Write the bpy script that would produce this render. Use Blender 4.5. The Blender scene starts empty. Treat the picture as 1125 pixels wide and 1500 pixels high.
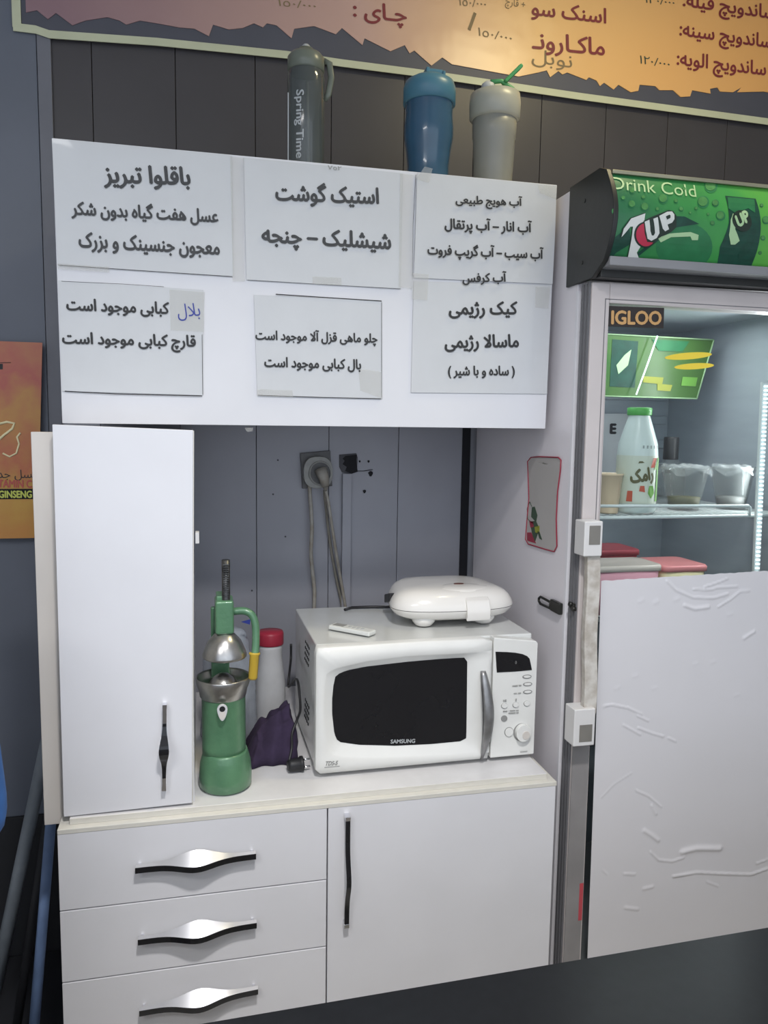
import bpy, bmesh, math, random
from mathutils import Vector, Matrix, noise
import numpy as np
from mathutils.geometry import tessellate_polygon, delaunay_2d_cdt
random.seed(7)
PI = math.pi
SC = bpy.context.scene
COL = SC.collection

# ------------------------------------------------------------------ camera
F_PX, PITCH, YAW, ROLL = 1140.84, -0.1107, -0.232, 0.0151
CAM = Vector((0.3028, -1.6698, 1.664))
fwd = Vector((-math.sin(YAW)*math.cos(PITCH), math.cos(YAW)*math.cos(PITCH), math.sin(PITCH)))
_r = Vector((math.cos(YAW), math.sin(YAW), 0)); _u = _r.cross(fwd)
RT = math.cos(ROLL)*_r + math.sin(ROLL)*_u
UP = -math.sin(ROLL)*_r + math.cos(ROLL)*_u
cd = bpy.data.cameras.new('camera'); co = bpy.data.objects.new('camera', cd); COL.objects.link(co)
cd.sensor_fit = 'VERTICAL'; cd.sensor_height = 36; cd.lens = F_PX/1500*36; cd.clip_start = 0.02
M4 = Matrix((RT, UP, -fwd)).transposed().to_4x4(); M4.translation = CAM
co.matrix_world = M4
SC.camera = co

# ------------------------------------------------------------------ world, lamps, exposure
w = bpy.data.worlds.new('world'); SC.world = w; w.use_nodes = True
bg = w.node_tree.nodes['Background']; bg.inputs[0].default_value = (0.80, 0.88, 1.0, 1); bg.inputs[1].default_value = 1.45

def area(name, loc, sx, sy, power, color, rot=(0, 0, 0)):
    l = bpy.data.lights.new(name, 'AREA'); l.shape = 'RECTANGLE'; l.size = sx; l.size_y = sy
    l.energy = power; l.color = color
    o = bpy.data.objects.new(name, l); COL.objects.link(o); o.location = loc; o.rotation_euler = rot
    return o
sl_ = bpy.data.lights.new('ceiling_lamp_light', 'SPOT'); sl_.energy = 235; sl_.color = (1.0, 0.975, 0.96); sl_.shadow_soft_size = 0.11
sl_.spot_size = math.radians(112); sl_.spot_blend = 1.0
so_ = bpy.data.objects.new('ceiling_lamp_light', sl_); COL.objects.link(so_); so_.location = (0.50, -1.50, 3.10)
so_.rotation_euler = (Vector((0.62, -1.05, 0.4))-so_.location).to_track_quat('-Z', 'Y').to_euler()
area('rear_fill_light', (-0.9, -2.35, 3.12), 1.1, 0.5, 26, (1.0, 0.98, 0.97))  # added fill lamp, unseen; brightens the fridge side and lower fronts
area('warm_lamp_light', (1.50, -0.10, 3.20), 0.35, 0.2, 10, (1.0, 0.86, 0.5))
vs = SC.view_settings
vs.view_transform = 'Standard'; vs.look = 'None'; vs.exposure = 0.12; vs.gamma = 1.0; vs.use_curve_mapping = False

# ------------------------------------------------------------------ measuring helpers (rays of the photograph meet real planes)
def ray(x, y): return fwd*F_PX + RT*(x-562.5) - UP*(y-750)
def PY(x, y, Y): r = ray(x, y); return CAM + r*((Y-CAM.y)/r.y)
def PZ(x, y, Z): r = ray(x, y); return CAM + r*((Z-CAM.z)/r.z)
def PX(x, y, X): r = ray(x, y); return CAM + r*((X-CAM.x)/r.x)

# ------------------------------------------------------------------ materials
def mat(name, col, rough=0.5, metal=0.0, var=0.0, vscale=6.0, bump=0.0, bscale=60.0, col2=None, spec=0.5,
        trans=0.0, alpha=1.0, emit=None, estr=0.0, coat=0.0, stretch=(1, 1, 1), ior=1.45, bdist=0.002):
    m = bpy.data.materials.new(name); m.use_nodes = True
    nt = m.node_tree; b = nt.nodes['Principled BSDF']
    b.inputs['Base Color'].default_value = (*col, 1); b.inputs['Roughness'].default_value = rough
    b.inputs['Metallic'].default_value = metal; b.inputs['Specular IOR Level'].default_value = spec
    b.inputs['Transmission Weight'].default_value = trans; b.inputs['Alpha'].default_value = alpha
    b.inputs['Coat Weight'].default_value = coat; b.inputs['IOR'].default_value = ior
    if emit: b.inputs['Emission Color'].default_value = (*emit, 1); b.inputs['Emission Strength'].default_value = estr
    tc = nt.nodes.new('ShaderNodeTexCoord'); mp = nt.nodes.new('ShaderNodeMapping')
    mp.inputs['Scale'].default_value = stretch
    nt.links.new(tc.outputs['Object'], mp.inputs['Vector'])
    if var or col2:
        n = nt.nodes.new('ShaderNodeTexNoise'); n.inputs['Scale'].default_value = vscale; n.inputs['Detail'].default_value = 5
        nt.links.new(mp.outputs[0], n.inputs['Vector'])
        rp = nt.nodes.new('ShaderNodeValToRGB'); rp.color_ramp.elements[0].position = 0.35; rp.color_ramp.elements[1].position = 0.65
        c2 = col2 or tuple(c*(1-var) for c in col)
        rp.color_ramp.elements[0].color = (*c2, 1); rp.color_ramp.elements[1].color = (*col, 1)
        nt.links.new(n.outputs['Fac'], rp.inputs[0]); nt.links.new(rp.outputs[0], b.inputs['Base Color'])
    if bump:
        n2 = nt.nodes.new('ShaderNodeTexNoise'); n2.inputs['Scale'].default_value = bscale; n2.inputs['Detail'].default_value = 4
        nt.links.new(mp.outputs[0], n2.inputs['Vector'])
        bp = nt.nodes.new('ShaderNodeBump'); bp.inputs['Strength'].default_value = bump; bp.inputs['Distance'].default_value = bdist
        nt.links.new(n2.outputs['Fac'], bp.inputs['Height']); nt.links.new(bp.outputs[0], b.inputs['Normal'])
    return m

M = {}
M['white'] = mat('white laminate', (0.72, 0.72, 0.745), 0.34, var=0.04, vscale=5, bump=0.04, bscale=25)
M['edge'] = mat('cream edge', (0.66, 0.64, 0.58), 0.5, var=0.06, vscale=30, stretch=(1, 1, 6))
M['cream'] = mat('cream board', (0.66, 0.62, 0.57), 0.45, var=0.07, vscale=12, stretch=(1, 1, .3))
M['deck'] = mat('deck white', (0.72, 0.71, 0.71), 0.25, var=0.08, vscale=14, bump=0.05, bscale=40)
M['wall'] = mat('grey wall panel', (0.36, 0.365, 0.405), 0.42, var=0.08, vscale=4, bump=0.05, bscale=60)
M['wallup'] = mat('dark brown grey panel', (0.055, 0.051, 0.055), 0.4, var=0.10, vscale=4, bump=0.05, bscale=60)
M['sheet'] = mat('blue grey wall sheet', (0.125, 0.14, 0.175), 0.45, var=0.10, vscale=3, bump=0.05, bscale=30)
M['wedge'] = mat('trim grey', (0.15, 0.155, 0.18), 0.45, var=0.1)
M['wallgap'] = mat('wall groove dark', (0.02, 0.02, 0.025), 0.9, var=0.1)
M['nearblack'] = mat('dark lower wall', (0.02, 0.021, 0.025), 0.6, var=0.2)
M['floor'] = mat('light floor tile', (0.55, 0.54, 0.52), 0.4, var=0.1)
M['ceil'] = mat('ceiling', (0.75, 0.75, 0.75), 0.8, var=0.05)
M['otherwall'] = mat('shop wall', (0.55, 0.55, 0.56), 0.8, var=0.05)
M['paper'] = mat('sign paper', (0.60, 0.61, 0.62), 0.42, var=0.035, vscale=10, bump=0.25, bscale=14, coat=0.25, bdist=0.004)
M['ink'] = mat('black ink', (0.035, 0.036, 0.038), 0.6, var=0.3, vscale=80)
M['inkgrey'] = mat('grey ink', (0.06, 0.062, 0.065), 0.6, var=0.2, vscale=80)
M['bluepen'] = mat('blue pen', (0.05, 0.07, 0.35), 0.6, var=0.2)
M['tape'] = mat('clear tape', (0.72, 0.71, 0.66), 0.10, alpha=0.16, bump=0.5, bscale=40, var=0.05)
M['chrome'] = mat('chrome', (0.75, 0.75, 0.78), 0.10, 1.0, var=0.05)
M['leaf'] = mat('brushed chrome leaf', (0.60, 0.60, 0.62), 0.36, 0.8, var=0.04)
M['blackgloss'] = mat('black gloss', (0.012, 0.012, 0.014), 0.12, var=0.1)
M['black'] = mat('black plastic', (0.018, 0.018, 0.02), 0.45, var=0.2)
M['blackcap'] = mat('black end cap', (0.022, 0.023, 0.022), 0.4, var=0.3, bump=0.1)
M['offwhite'] = mat('microwave plastic', (0.76, 0.76, 0.73), 0.28, var=0.03, vscale=20)
M['offwhite2'] = mat('microwave metal', (0.68, 0.69, 0.67), 0.2, var=0.05, vscale=10, coat=0.4)
M['maker'] = mat('sandwich maker plastic', (0.80, 0.775, 0.73), 0.2, var=0.02, coat=0.3)
M['emblem'] = mat('brown emblem', (0.14, 0.05, 0.035), 0.3, var=0.1)
M['makeredge'] = mat('seam dark', (0.10, 0.09, 0.08), 0.5, var=0.1)
M['silver'] = mat('worn silver paint', (0.36, 0.36, 0.365), 0.38, 0.7, col2=(0.24, 0.24, 0.24), vscale=25)
M['steel'] = mat('scratched aluminium', (0.52, 0.51, 0.49), 0.28, 0.95, col2=(0.38, 0.37, 0.36), vscale=35, bump=0.15, bscale=90)
M['rodsteel'] = mat('oily rod', (0.12, 0.12, 0.12), 0.35, 0.8, col2=(0.05, 0.05, 0.05), vscale=60)
M['green'] = mat('hammered green paint', (0.11, 0.25, 0.135), 0.33, 0.1, col2=(0.08, 0.19, 0.105), vscale=18, bump=0.3, bscale=120, coat=0.3)
M['yellow'] = mat('yellow grip', (0.62, 0.42, 0.05), 0.4, var=0.2)
M['red'] = mat('red lid', (0.42, 0.03, 0.06), 0.4, var=0.15)
M['jarwhite'] = mat('jar white', (0.62, 0.62, 0.63), 0.3, var=0.1, vscale=20)
M['bag'] = mat('cloudy plastic bag', (0.50, 0.54, 0.60), 0.2, alpha=0.62, bump=0.8, bscale=22, bdist=0.01, var=0.12, vscale=20)
M['blueprint'] = mat('blue print', (0.03, 0.05, 0.30), 0.5, var=0.1)
M['purple'] = mat('purple cloth', (0.040, 0.026, 0.060), 0.95, var=0.25, vscale=40, bump=0.3, bscale=300)
M['remote'] = mat('remote white', (0.68, 0.69, 0.66), 0.35, var=0.03)
M['remotekey'] = mat('remote keys', (0.45, 0.46, 0.46), 0.5, var=0.05)
M['cord'] = mat('dirty white cord', (0.42, 0.40, 0.36), 0.5, col2=(0.30, 0.27, 0.22), vscale=30)
M['cordgrey'] = mat('dirty beige cord', (0.27, 0.25, 0.21), 0.5, var=0.2, vscale=30)
M['socketp'] = mat('dirty socket plastic', (0.14, 0.14, 0.14), 0.5, var=0.25, vscale=40)
M['adapter'] = mat('adapter plastic', (0.34, 0.34, 0.32), 0.4, var=0.2, vscale=30)
M['hole'] = mat('hole dark', (0.012, 0.012, 0.015), 0.8, var=0.2)
M['holegrey'] = mat('torn edge', (0.10, 0.10, 0.11), 0.8, var=0.3)
M['fridge'] = mat('fridge side white', (0.78, 0.75, 0.78), 0.4, var=0.035, vscale=4, bump=0.03)
M['fridgeedge'] = mat('fridge bright edge', (0.78, 0.77, 0.80), 0.35, var=0.05)
M['gasket'] = mat('grey door rubber', (0.17, 0.17, 0.18), 0.5, var=0.15, stretch=(40, 40, .3), vscale=3)
M['frame'] = mat('door frame', (0.58, 0.53, 0.515), 0.4, var=0.06, vscale=8)
M['frame2'] = mat('lower door frame', (0.27, 0.26, 0.26), 0.45, var=0.15, vscale=12)
M['inner'] = mat('fridge inner', (0.42, 0.46, 0.50), 0.35, var=0.08, vscale=5, bump=0.1, bscale=20, stretch=(1, 1, 6))
M['film'] = mat('frosted film', (0.68, 0.67, 0.69), 0.3, var=0.03, vscale=3, coat=0.2)
M['headgrey'] = mat('header bottom rail', (0.26, 0.26, 0.27), 0.4, var=0.1)
M['brass'] = mat('header top rail', (0.42, 0.40, 0.28), 0.35, 0.5, var=0.2)
M['handleold'] = mat('worn handle', (0.60, 0.575, 0.53), 0.5, col2=(0.42, 0.38, 0.33), vscale=40, bump=0.2)
M['bracket'] = mat('bracket white', (0.66, 0.65, 0.64), 0.4, var=0.05)
M['bracketgrey'] = mat('bracket insert', (0.21, 0.20, 0.18), 0.4, var=0.2)
M['badge'] = mat('badge dark', (0.03, 0.022, 0.02), 0.4, var=0.2)
M['gold'] = mat('badge gold', (0.62, 0.36, 0.14), 0.4, var=0.05)
M['led'] = mat('led strip', (0.9, 0.95, 1), 0.5, emit=(0.85, 0.96, 1.0), estr=1.6)
M['wire'] = mat('white wire', (0.68, 0.73, 0.72), 0.3, var=0.03)
M['milk'] = mat('milk bottle', (0.66, 0.74, 0.70), 0.3, var=0.03, spec=0.5)
M['milklabel'] = mat('milk label', (0.62, 0.66, 0.55), 0.4, var=0.05)
M['greencap'] = mat('green cap', (0.09, 0.42, 0.08), 0.4, var=0.05)
M['labelgreen'] = mat('label green', (0.16, 0.38, 0.06), 0.5, var=0.1)
M['labelred'] = mat('label red', (0.55, 0.10, 0.05), 0.5, var=0.1)
M['labelbrown'] = mat('label brown', (0.12, 0.11, 0.04), 0.5, var=0.1)
M['creamcup'] = mat('cream filled cup', (0.80, 0.62, 0.42), 0.35, var=0.1, coat=0.4)
M['clear'] = mat('clear plastic', (0.30, 0.32, 0.31), 0.08, alpha=0.16, var=0.05, bump=0.5, bscale=60)
M['wrap'] = mat('cling wrap', (0.80, 0.84, 0.84), 0.12, alpha=0.18, bump=1.0, bscale=70, bdist=0.006, var=0.1)
M['pink'] = mat('pink plastic', (0.85, 0.30, 0.30), 0.35, var=0.05)
M['darkred'] = mat('dark red lid', (0.50, 0.07, 0.09), 0.35, var=0.1)
M['lidclear'] = mat('clouded lid', (0.78, 0.68, 0.60), 0.25, var=0.1)
M['rosebox'] = mat('rose box', (0.85, 0.42, 0.50), 0.35, var=0.08)
M['yellowbox'] = mat('pale yellow box', (0.90, 0.82, 0.50), 0.4, var=0.05)
M['counter'] = mat('dark counter top', (0.008, 0.009, 0.011), 0.30, var=0.2, vscale=60, spec=0.22)
M['bluepole'] = mat('blue pipe', (0.20, 0.30, 0.52), 0.4, var=0.15, vscale=20)
M['greypole'] = mat('grey pipe', (0.24, 0.27, 0.30), 0.5, var=0.2, vscale=15)
M['orange'] = None
M['bannertext'] = mat('maroon lettering', (0.20, 0.028, 0.032), 0.5, var=0.1)
M['banneredge'] = mat('pale green strip', (0.52, 0.54, 0.38), 0.5, var=0.08, vscale=10)
M['jag'] = mat('dark torn border', (0.075, 0.078, 0.10), 0.5, var=0.1)
M['pen'] = mat('green pen', (0.03, 0.055, 0.04), 0.6, var=0.1)
M['penfaint'] = mat('faint pen', (0.22, 0.16, 0.08), 0.6, var=0.1)
M['skin'] = mat('skin', (0.42, 0.24, 0.18), 0.5, var=0.1)
M['bluecloth'] = mat('blue cloth', (0.03, 0.12, 0.36), 0.8, var=0.15, vscale=30)
M['trousers'] = mat('dark trousers', (0.02, 0.02, 0.03), 0.8, var=0.2)
M['hair'] = mat('black hair', (0.01, 0.01, 0.01), 0.6, var=0.2)
M['stickbase'] = mat('sticker', (0.47, 0.45, 0.43), 0.35, var=0.03)
M['stickred'] = mat('sticker red outline', (0.34, 0.03, 0.06), 0.4, var=0.1)
M['stickgreen'] = mat('sticker dark green', (0.06, 0.10, 0.06), 0.5, var=0.2)
M['stickyel'] = mat('sticker yellow green', (0.35, 0.36, 0.05), 0.5, var=0.1)
M['latch'] = mat('dark hasp', (0.045, 0.045, 0.04), 0.35, 0.6, var=0.3)
M['bottleclear'] = mat('smoky bottle', (0.085, 0.10, 0.10), 0.12, var=0.1, alpha=0.72, coat=0.5)
M['bottlecap'] = mat('smoky cap', (0.15, 0.17, 0.14), 0.3, var=0.1, alpha=0.95)
M['straw'] = mat('pale straw', (0.42, 0.45, 0.43), 0.3, var=0.05)
M['blueshaker'] = mat('blue shaker', (0.030, 0.085, 0.15), 0.2, var=0.15, vscale=12, coat=0.4)
M['bluecap'] = mat('blue shaker cap', (0.06, 0.17, 0.24), 0.35, var=0.05)
M['clearshaker'] = mat('frosted shaker', (0.25, 0.25, 0.22), 0.3, var=0.08, vscale=12, alpha=0.93)
M['shakercap'] = mat('frosted cap', (0.34, 0.34, 0.29), 0.35, var=0.04)
M['greenflap'] = mat('green flap', (0.06, 0.28, 0.10), 0.35, var=0.05)
M['print'] = mat('pale print', (0.42, 0.44, 0.45), 0.5, var=0.05)
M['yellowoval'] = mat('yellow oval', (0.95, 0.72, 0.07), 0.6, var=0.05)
M['logowhite'] = mat('logo white', (0.66, 0.68, 0.64), 0.45, var=0.04)
M['logoblack'] = mat('logo dark', (0.015, 0.03, 0.02), 0.45, var=0.1)
M['logored'] = mat('logo red', (0.50, 0.03, 0.07), 0.45, var=0.08)
M['logogreen'] = mat('dark green print', (0.010, 0.07, 0.045), 0.4, var=0.3, vscale=40)
M['logomid'] = mat('mid green print', (0.025, 0.19, 0.07), 0.4, var=0.2, vscale=25)
M['dropgreen'] = mat('drop green', (0.085, 0.30, 0.085), 0.2, var=0.3, vscale=60, coat=0.5)
M['lettergreen'] = mat('pale green letters', (0.42, 0.62, 0.34), 0.5, var=0.05)
M['postergreen'] = mat('poster letters', (0.55, 0.60, 0.12), 0.5, var=0.05)
M['posterred'] = mat('poster red letters', (0.48, 0.10, 0.08), 0.5, var=0.05)
M['smudge'] = mat('grey lettering', (0.28, 0.28, 0.27), 0.6, var=0.1)

def ramp_mat(name, axis, stops, rough=0.4, nscale=3.0, namp=0.15, bump=0.0, bscale=10, coat=0.0, emit=0.0, off=0.0, mul=1.0, stretch=(1, 1, 1)):
    """colour that runs along one axis of the object with noise"""
    m = bpy.data.materials.new(name); m.use_nodes = True; nt = m.node_tree; b = nt.nodes['Principled BSDF']
    b.inputs['Roughness'].default_value = rough; b.inputs['Coat Weight'].default_value = coat
    tc = nt.nodes.new('ShaderNodeTexCoord'); sx = nt.nodes.new('ShaderNodeSeparateXYZ')
    nt.links.new(tc.outputs['Object'], sx.inputs[0])
    mm = nt.nodes.new('ShaderNodeMath'); mm.operation = 'MULTIPLY_ADD'; mm.inputs[1].default_value = mul; mm.inputs[2].default_value = off
    nt.links.new(sx.outputs[axis], mm.inputs[0])
    mp = nt.nodes.new('ShaderNodeMapping'); mp.inputs['Scale'].default_value = stretch
    nt.links.new(tc.outputs['Object'], mp.inputs['Vector'])
    n = nt.nodes.new('ShaderNodeTexNoise'); n.inputs['Scale'].default_value = nscale; n.inputs['Detail'].default_value = 6
    nt.links.new(mp.outputs[0], n.inputs['Vector'])
    m2 = nt.nodes.new('ShaderNodeMath'); m2.operation = 'MULTIPLY_ADD'; m2.inputs[1].default_value = namp*2; m2.inputs[2].default_value = -namp
    nt.links.new(n.outputs['Fac'], m2.inputs[0])
    ad = nt.nodes.new('ShaderNodeMath'); ad.operation = 'ADD'
    nt.links.new(mm.outputs[0], ad.inputs[0]); nt.links.new(m2.outputs[0], ad.inputs[1])
    rp = nt.nodes.new('ShaderNodeValToRGB'); cr = rp.color_ramp
    cr.elements[0].position = stops[0][0]; cr.elements[0].color = (*stops[0][1], 1)
    cr.elements[1].position = stops[-1][0]; cr.elements[1].color = (*stops[-1][1], 1)
    for p, c in stops[1:-1]:
        e = cr.elements.new(p); e.color = (*c, 1)
    nt.links.new(ad.outputs[0], rp.inputs[0]); nt.links.new(rp.outputs[0], b.inputs['Base Color'])
    if emit:
        nt.links.new(rp.outputs[0], b.inputs['Emission Color']); b.inputs['Emission Strength'].default_value = emit
    if bump:
        n2 = nt.nodes.new('ShaderNodeTexNoise'); n2.inputs['Scale'].default_value = bscale
        nt.links.new(tc.outputs['Object'], n2.inputs['Vector'])
        bp = nt.nodes.new('ShaderNodeBump'); bp.inputs['Strength'].default_value = bump; bp.inputs['Distance'].default_value = 0.01
        nt.links.new(n2.outputs['Fac'], bp.inputs['Height']); nt.links.new(bp.outputs[0], b.inputs['Normal'])
    return m
M['orange'] = ramp_mat('hazed orange vinyl', 0, [(0.0, (0.26, 0.16, 0.18)), (0.35, (0.52, 0.34, 0.28)), (0.6, (0.74, 0.46, 0.19)), (1.0, (0.74, 0.38, 0.12))],  # mauve left end is haze put into the banner's colour
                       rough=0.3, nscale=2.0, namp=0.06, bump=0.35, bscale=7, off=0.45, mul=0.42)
M['headergreen'] = ramp_mat('header print', 0, [(0.0, (0.02, 0.13, 0.055)), (0.45, (0.045, 0.27, 0.06)), (0.8, (0.13, 0.42, 0.05)), (1.0, (0.30, 0.52, 0.04))],
                            rough=0.3, nscale=14, namp=0.16, emit=0.08, off=0.50, mul=1.5)
M['innerprint'] = ramp_mat('inner print', 0, [(0.0, (0.012, 0.05, 0.022)), (0.5, (0.022, 0.105, 0.022)), (1.0, (0.06, 0.14, 0.03))], rough=0.3, nscale=22, namp=0.5, emit=0.0, off=1.0, mul=3.5)
M['poster'] = ramp_mat('poster print', 2, [(0.0, (0.50, 0.23, 0.055)), (0.22, (0.52, 0.30, 0.06)), (0.42, (0.46, 0.14, 0.06)), (0.62, (0.50, 0.24, 0.06)), (0.8, (0.44, 0.10, 0.07)), (1.0, (0.46, 0.16, 0.07))],
                       rough=0.4, nscale=11, namp=0.34, off=0.0, mul=1.72, stretch=(1, 1, 1))

# ------------------------------------------------------------------ object helpers
def link(o, parent=None):
    COL.objects.link(o)
    if parent is not None:
        o.parent = parent
    return o
def thing(name, label, cat, loc=(0, 0, 0), group=None, rotz=0):
    o = bpy.data.objects.new(name, None); link(o); o.location = loc; o.rotation_euler = (0, 0, rotz); o.empty_display_size = 0.05
    o['label'] = label; o['category'] = cat
    if group: o['group'] = group
    return o
def tag(o, label, cat, group=None):
    o['label'] = label; o['category'] = cat
    if group: o['group'] = group
    return o

class MB:
    """collects geometry given in world coordinates, links it as one object"""
    def __init__(s): s.v = []; s.f = []; s.sm = []
    def add(s, vs, fs, smooth=False):
        b = len(s.v); s.v += [Vector(p) for p in vs]
        for f in fs: s.f.append(tuple(i+b for i in f)); s.sm.append(smooth)
        return s
    def box(s, x0, x1, y0, y1, z0, z1):
        v = [(x, y, z) for z in (z0, z1) for x, y in ((x0, y0), (x1, y0), (x1, y1), (x0, y1))]
        return s.add(v, [(3, 2, 1, 0), (4, 5, 6, 7), (0, 1, 5, 4), (1, 2, 6, 5), (2, 3, 7, 6), (3, 0, 4, 7)])
    def obox(s, c, ax, ay, az, hx, hy, hz):
        c = Vector(c); v = [c+ax*(i*hx)+ay*(j*hy)+az*(k*hz) for k in (-1, 1) for i, j in ((-1, -1), (1, -1), (1, 1), (-1, 1))]
        return s.add(v, [(3, 2, 1, 0), (4, 5, 6, 7), (0, 1, 5, 4), (1, 2, 6, 5), (2, 3, 7, 6), (3, 0, 4, 7)])
    def poly(s, pts, d, smooth=False):
        """polygon pts (3-D, planar) extruded by the vector d"""
        pts = [Vector(p) for p in pts]; d = Vector(d); n = len(pts)
        nor = Vector((0, 0, 0))
        for i in range(n): nor += pts[i].cross(pts[(i+1) % n])
        if nor.dot(d) > 0: pts.reverse()
        tris = tessellate_polygon([pts])
        fs = []
        for t in tris:
            a, b, c = t
            nn = (pts[b]-pts[a]).cross(pts[c]-pts[a])
            if nn.dot(d) > 0: a, b, c = a, c, b
            fs.append((a, b, c)); fs.append((c+n, b+n, a+n))
        for i in range(n):
            j = (i+1) % n; fs.append((i, i+n, j+n, j))
        return s.add(pts+[p+d for p in pts], fs, smooth)
    def tube(s, path, r, n=10, closed=False, cap=True, flat=1.0):
        P = [Vector(p) for p in path]; k = len(P)
        rr = r if isinstance(r, (list, tuple)) else [r]*k
        rings = []; prev = None
        for i, p in enumerate(P):
            if closed: t = P[(i+1) % k]-P[(i-1) % k]
            else: t = P[min(i+1, k-1)]-P[max(i-1, 0)]
            t.normalize()
            if prev is None:
                a = Vector((0, 0, 1)) if abs(t.z) < 0.9 else Vector((1, 0, 0))
                nrm = t.cross(a).normalized()
            else:
                nrm = (prev - t*prev.dot(t)).normalized()
            prev = nrm; b = t.cross(nrm)
            rings.append([p + nrm*math.cos(2*PI*j/n)*rr[i] + b*math.sin(2*PI*j/n)*rr[i]*flat for j in range(n)])
        v = [q for R in rings for q in R]; f = []
        for i in range(k if closed else k-1):
            for j in range(n):
                a = i*n+j; b = i*n+(j+1) % n; c = ((i+1) % k)*n+(j+1) % n; d = ((i+1) % k)*n+j
                f.append((a, b, c, d))
        s.add(v, f, True)
        if cap and not closed:
            s.add(rings[0], [tuple(range(n-1, -1, -1))]); s.add(rings[-1], [tuple(range(n))])
        return s
    def lathe(s, c, prof, n=36, sx=1.0, sy=1.0, cap=True, power=2.0):
        """prof: (radius, z) pairs around the vertical axis at c"""
        c = Vector(c); v = []; f = []
        for r, z in prof:
            for j in range(n):
                a = 2*PI*j/n; ca, sa = math.cos(a), math.sin(a)
                if power != 2.0:
                    ca = math.copysign(abs(ca)**(2/power), ca); sa = math.copysign(abs(sa)**(2/power), sa)
                v.append(c+Vector((r*ca*sx, r*sa*sy, z)))
        for i in range(len(prof)-1):
            for j in range(n):
                f.append((i*n+j, i*n+(j+1) % n, (i+1)*n+(j+1) % n, (i+1)*n+j))
        s.add(v, f, True)
        if cap:
            if prof[0][0] > 1e-5: s.add(v[:n], [tuple(range(n-1, -1, -1))])
            if prof[-1][0] > 1e-5: s.add(v[-n:], [tuple(range(n))])
        return s
    def loft(s, loops, smooth=True, cap0=False, cap1=False):
        n = len(loops[0]); v = [Vector(p) for L in loops for p in L]; f = []
        for i in range(len(loops)-1):
            for j in range(n):
                f.append((i*n+j, i*n+(j+1) % n, (i+1)*n+(j+1) % n, (i+1)*n+j))
        s.add(v, f, smooth)
        if cap0: s.add(loops[0], [tuple(range(n-1, -1, -1))])
        if cap1: s.add(loops[-1], [tuple(range(n))])
        return s
    def build(s, name, m, parent=None, bevel=0, seg=2, fix=True, base=None):
        if base is None:
            base = parent_world(parent) if parent is not None else Vector((0, 0, 0))
            rot = parent_rot(parent) if parent is not None else Matrix.Identity(3)
        else: rot = Matrix.Identity(3)
        me = bpy.data.meshes.new(name)
        inv = rot.inverted()
        me.from_pydata([tuple(inv @ (p-base)) for p in s.v], [], s.f)
        me.polygons.foreach_set('use_smooth', s.sm)
        me.materials.append(m); me.update()
        if fix:
            bm = bmesh.new(); bm.from_mesh(me)
            bmesh.ops.remove_doubles(bm, verts=bm.verts, dist=1e-6)
            bmesh.ops.recalc_face_normals(bm, faces=bm.faces)
            bm.to_mesh(me); bm.free()
        o = bpy.data.objects.new(name, me); link(o, parent)
        if parent is None: o.location = base
        if bevel:
            md = o.modifiers.new('bevel', 'BEVEL'); md.width = bevel; md.segments = seg; md.limit_method = 'ANGLE'; md.angle_limit = 0.6
            me.polygons.foreach_set('use_smooth', [True]*len(me.polygons))
            md.harden_normals = True
        return o
def parent_world(p):
    v = Vector((0, 0, 0)); chain = []
    while p is not None: chain.append(p); p = p.parent
    m = Matrix.Identity(4)
    for q in reversed(chain):
        m = m @ (Matrix.Translation(q.location) @ q.rotation_euler.to_matrix().to_4x4())
    return m.translation.copy()
def parent_rot(p):
    m = Matrix.Identity(3); chain = []
    while p is not None: chain.append(p); p = p.parent
    for q in reversed(chain): m = m @ q.rotation_euler.to_matrix()
    return m

# ------------------------------------------------------------------ Persian lettering
def _f4(base): return (base, base+1, base+2, base+3)
AR = {'ا': (0xFE8D, 0xFE8E), 'آ': (0xFE81, 0xFE82), 'ب': _f4(0xFE8F), 'پ': _f4(0xFB56), 'ت': _f4(0xFE95), 'ج': _f4(0xFE9D),
      'چ': _f4(0xFB7A), 'خ': _f4(0xFEA5), 'د': (0xFEA9, 0xFEAA), 'ر': (0xFEAD, 0xFEAE), 'ز': (0xFEAF, 0xFEB0), 'ژ': (0xFB8A, 0xFB8B),
      'س': _f4(0xFEB1), 'ش': _f4(0xFEB5), 'ط': _f4(0xFEC1), 'ع': _f4(0xFEC9), 'ف': _f4(0xFED1), 'ق': _f4(0xFED5), 'ک': _f4(0xFB8E),
      'گ': _f4(0xFB92), 'ل': _f4(0xFEDD), 'م': _f4(0xFEE1), 'ن': _f4(0xFEE5), 'ه': _f4(0xFEE9), 'و': (0xFEED, 0xFEEE), 'ی': (0xFBFC, 0xFBFD, 0xFBFE, 0xFBFF),
      'ـ': (0x640,)*4}
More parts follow.
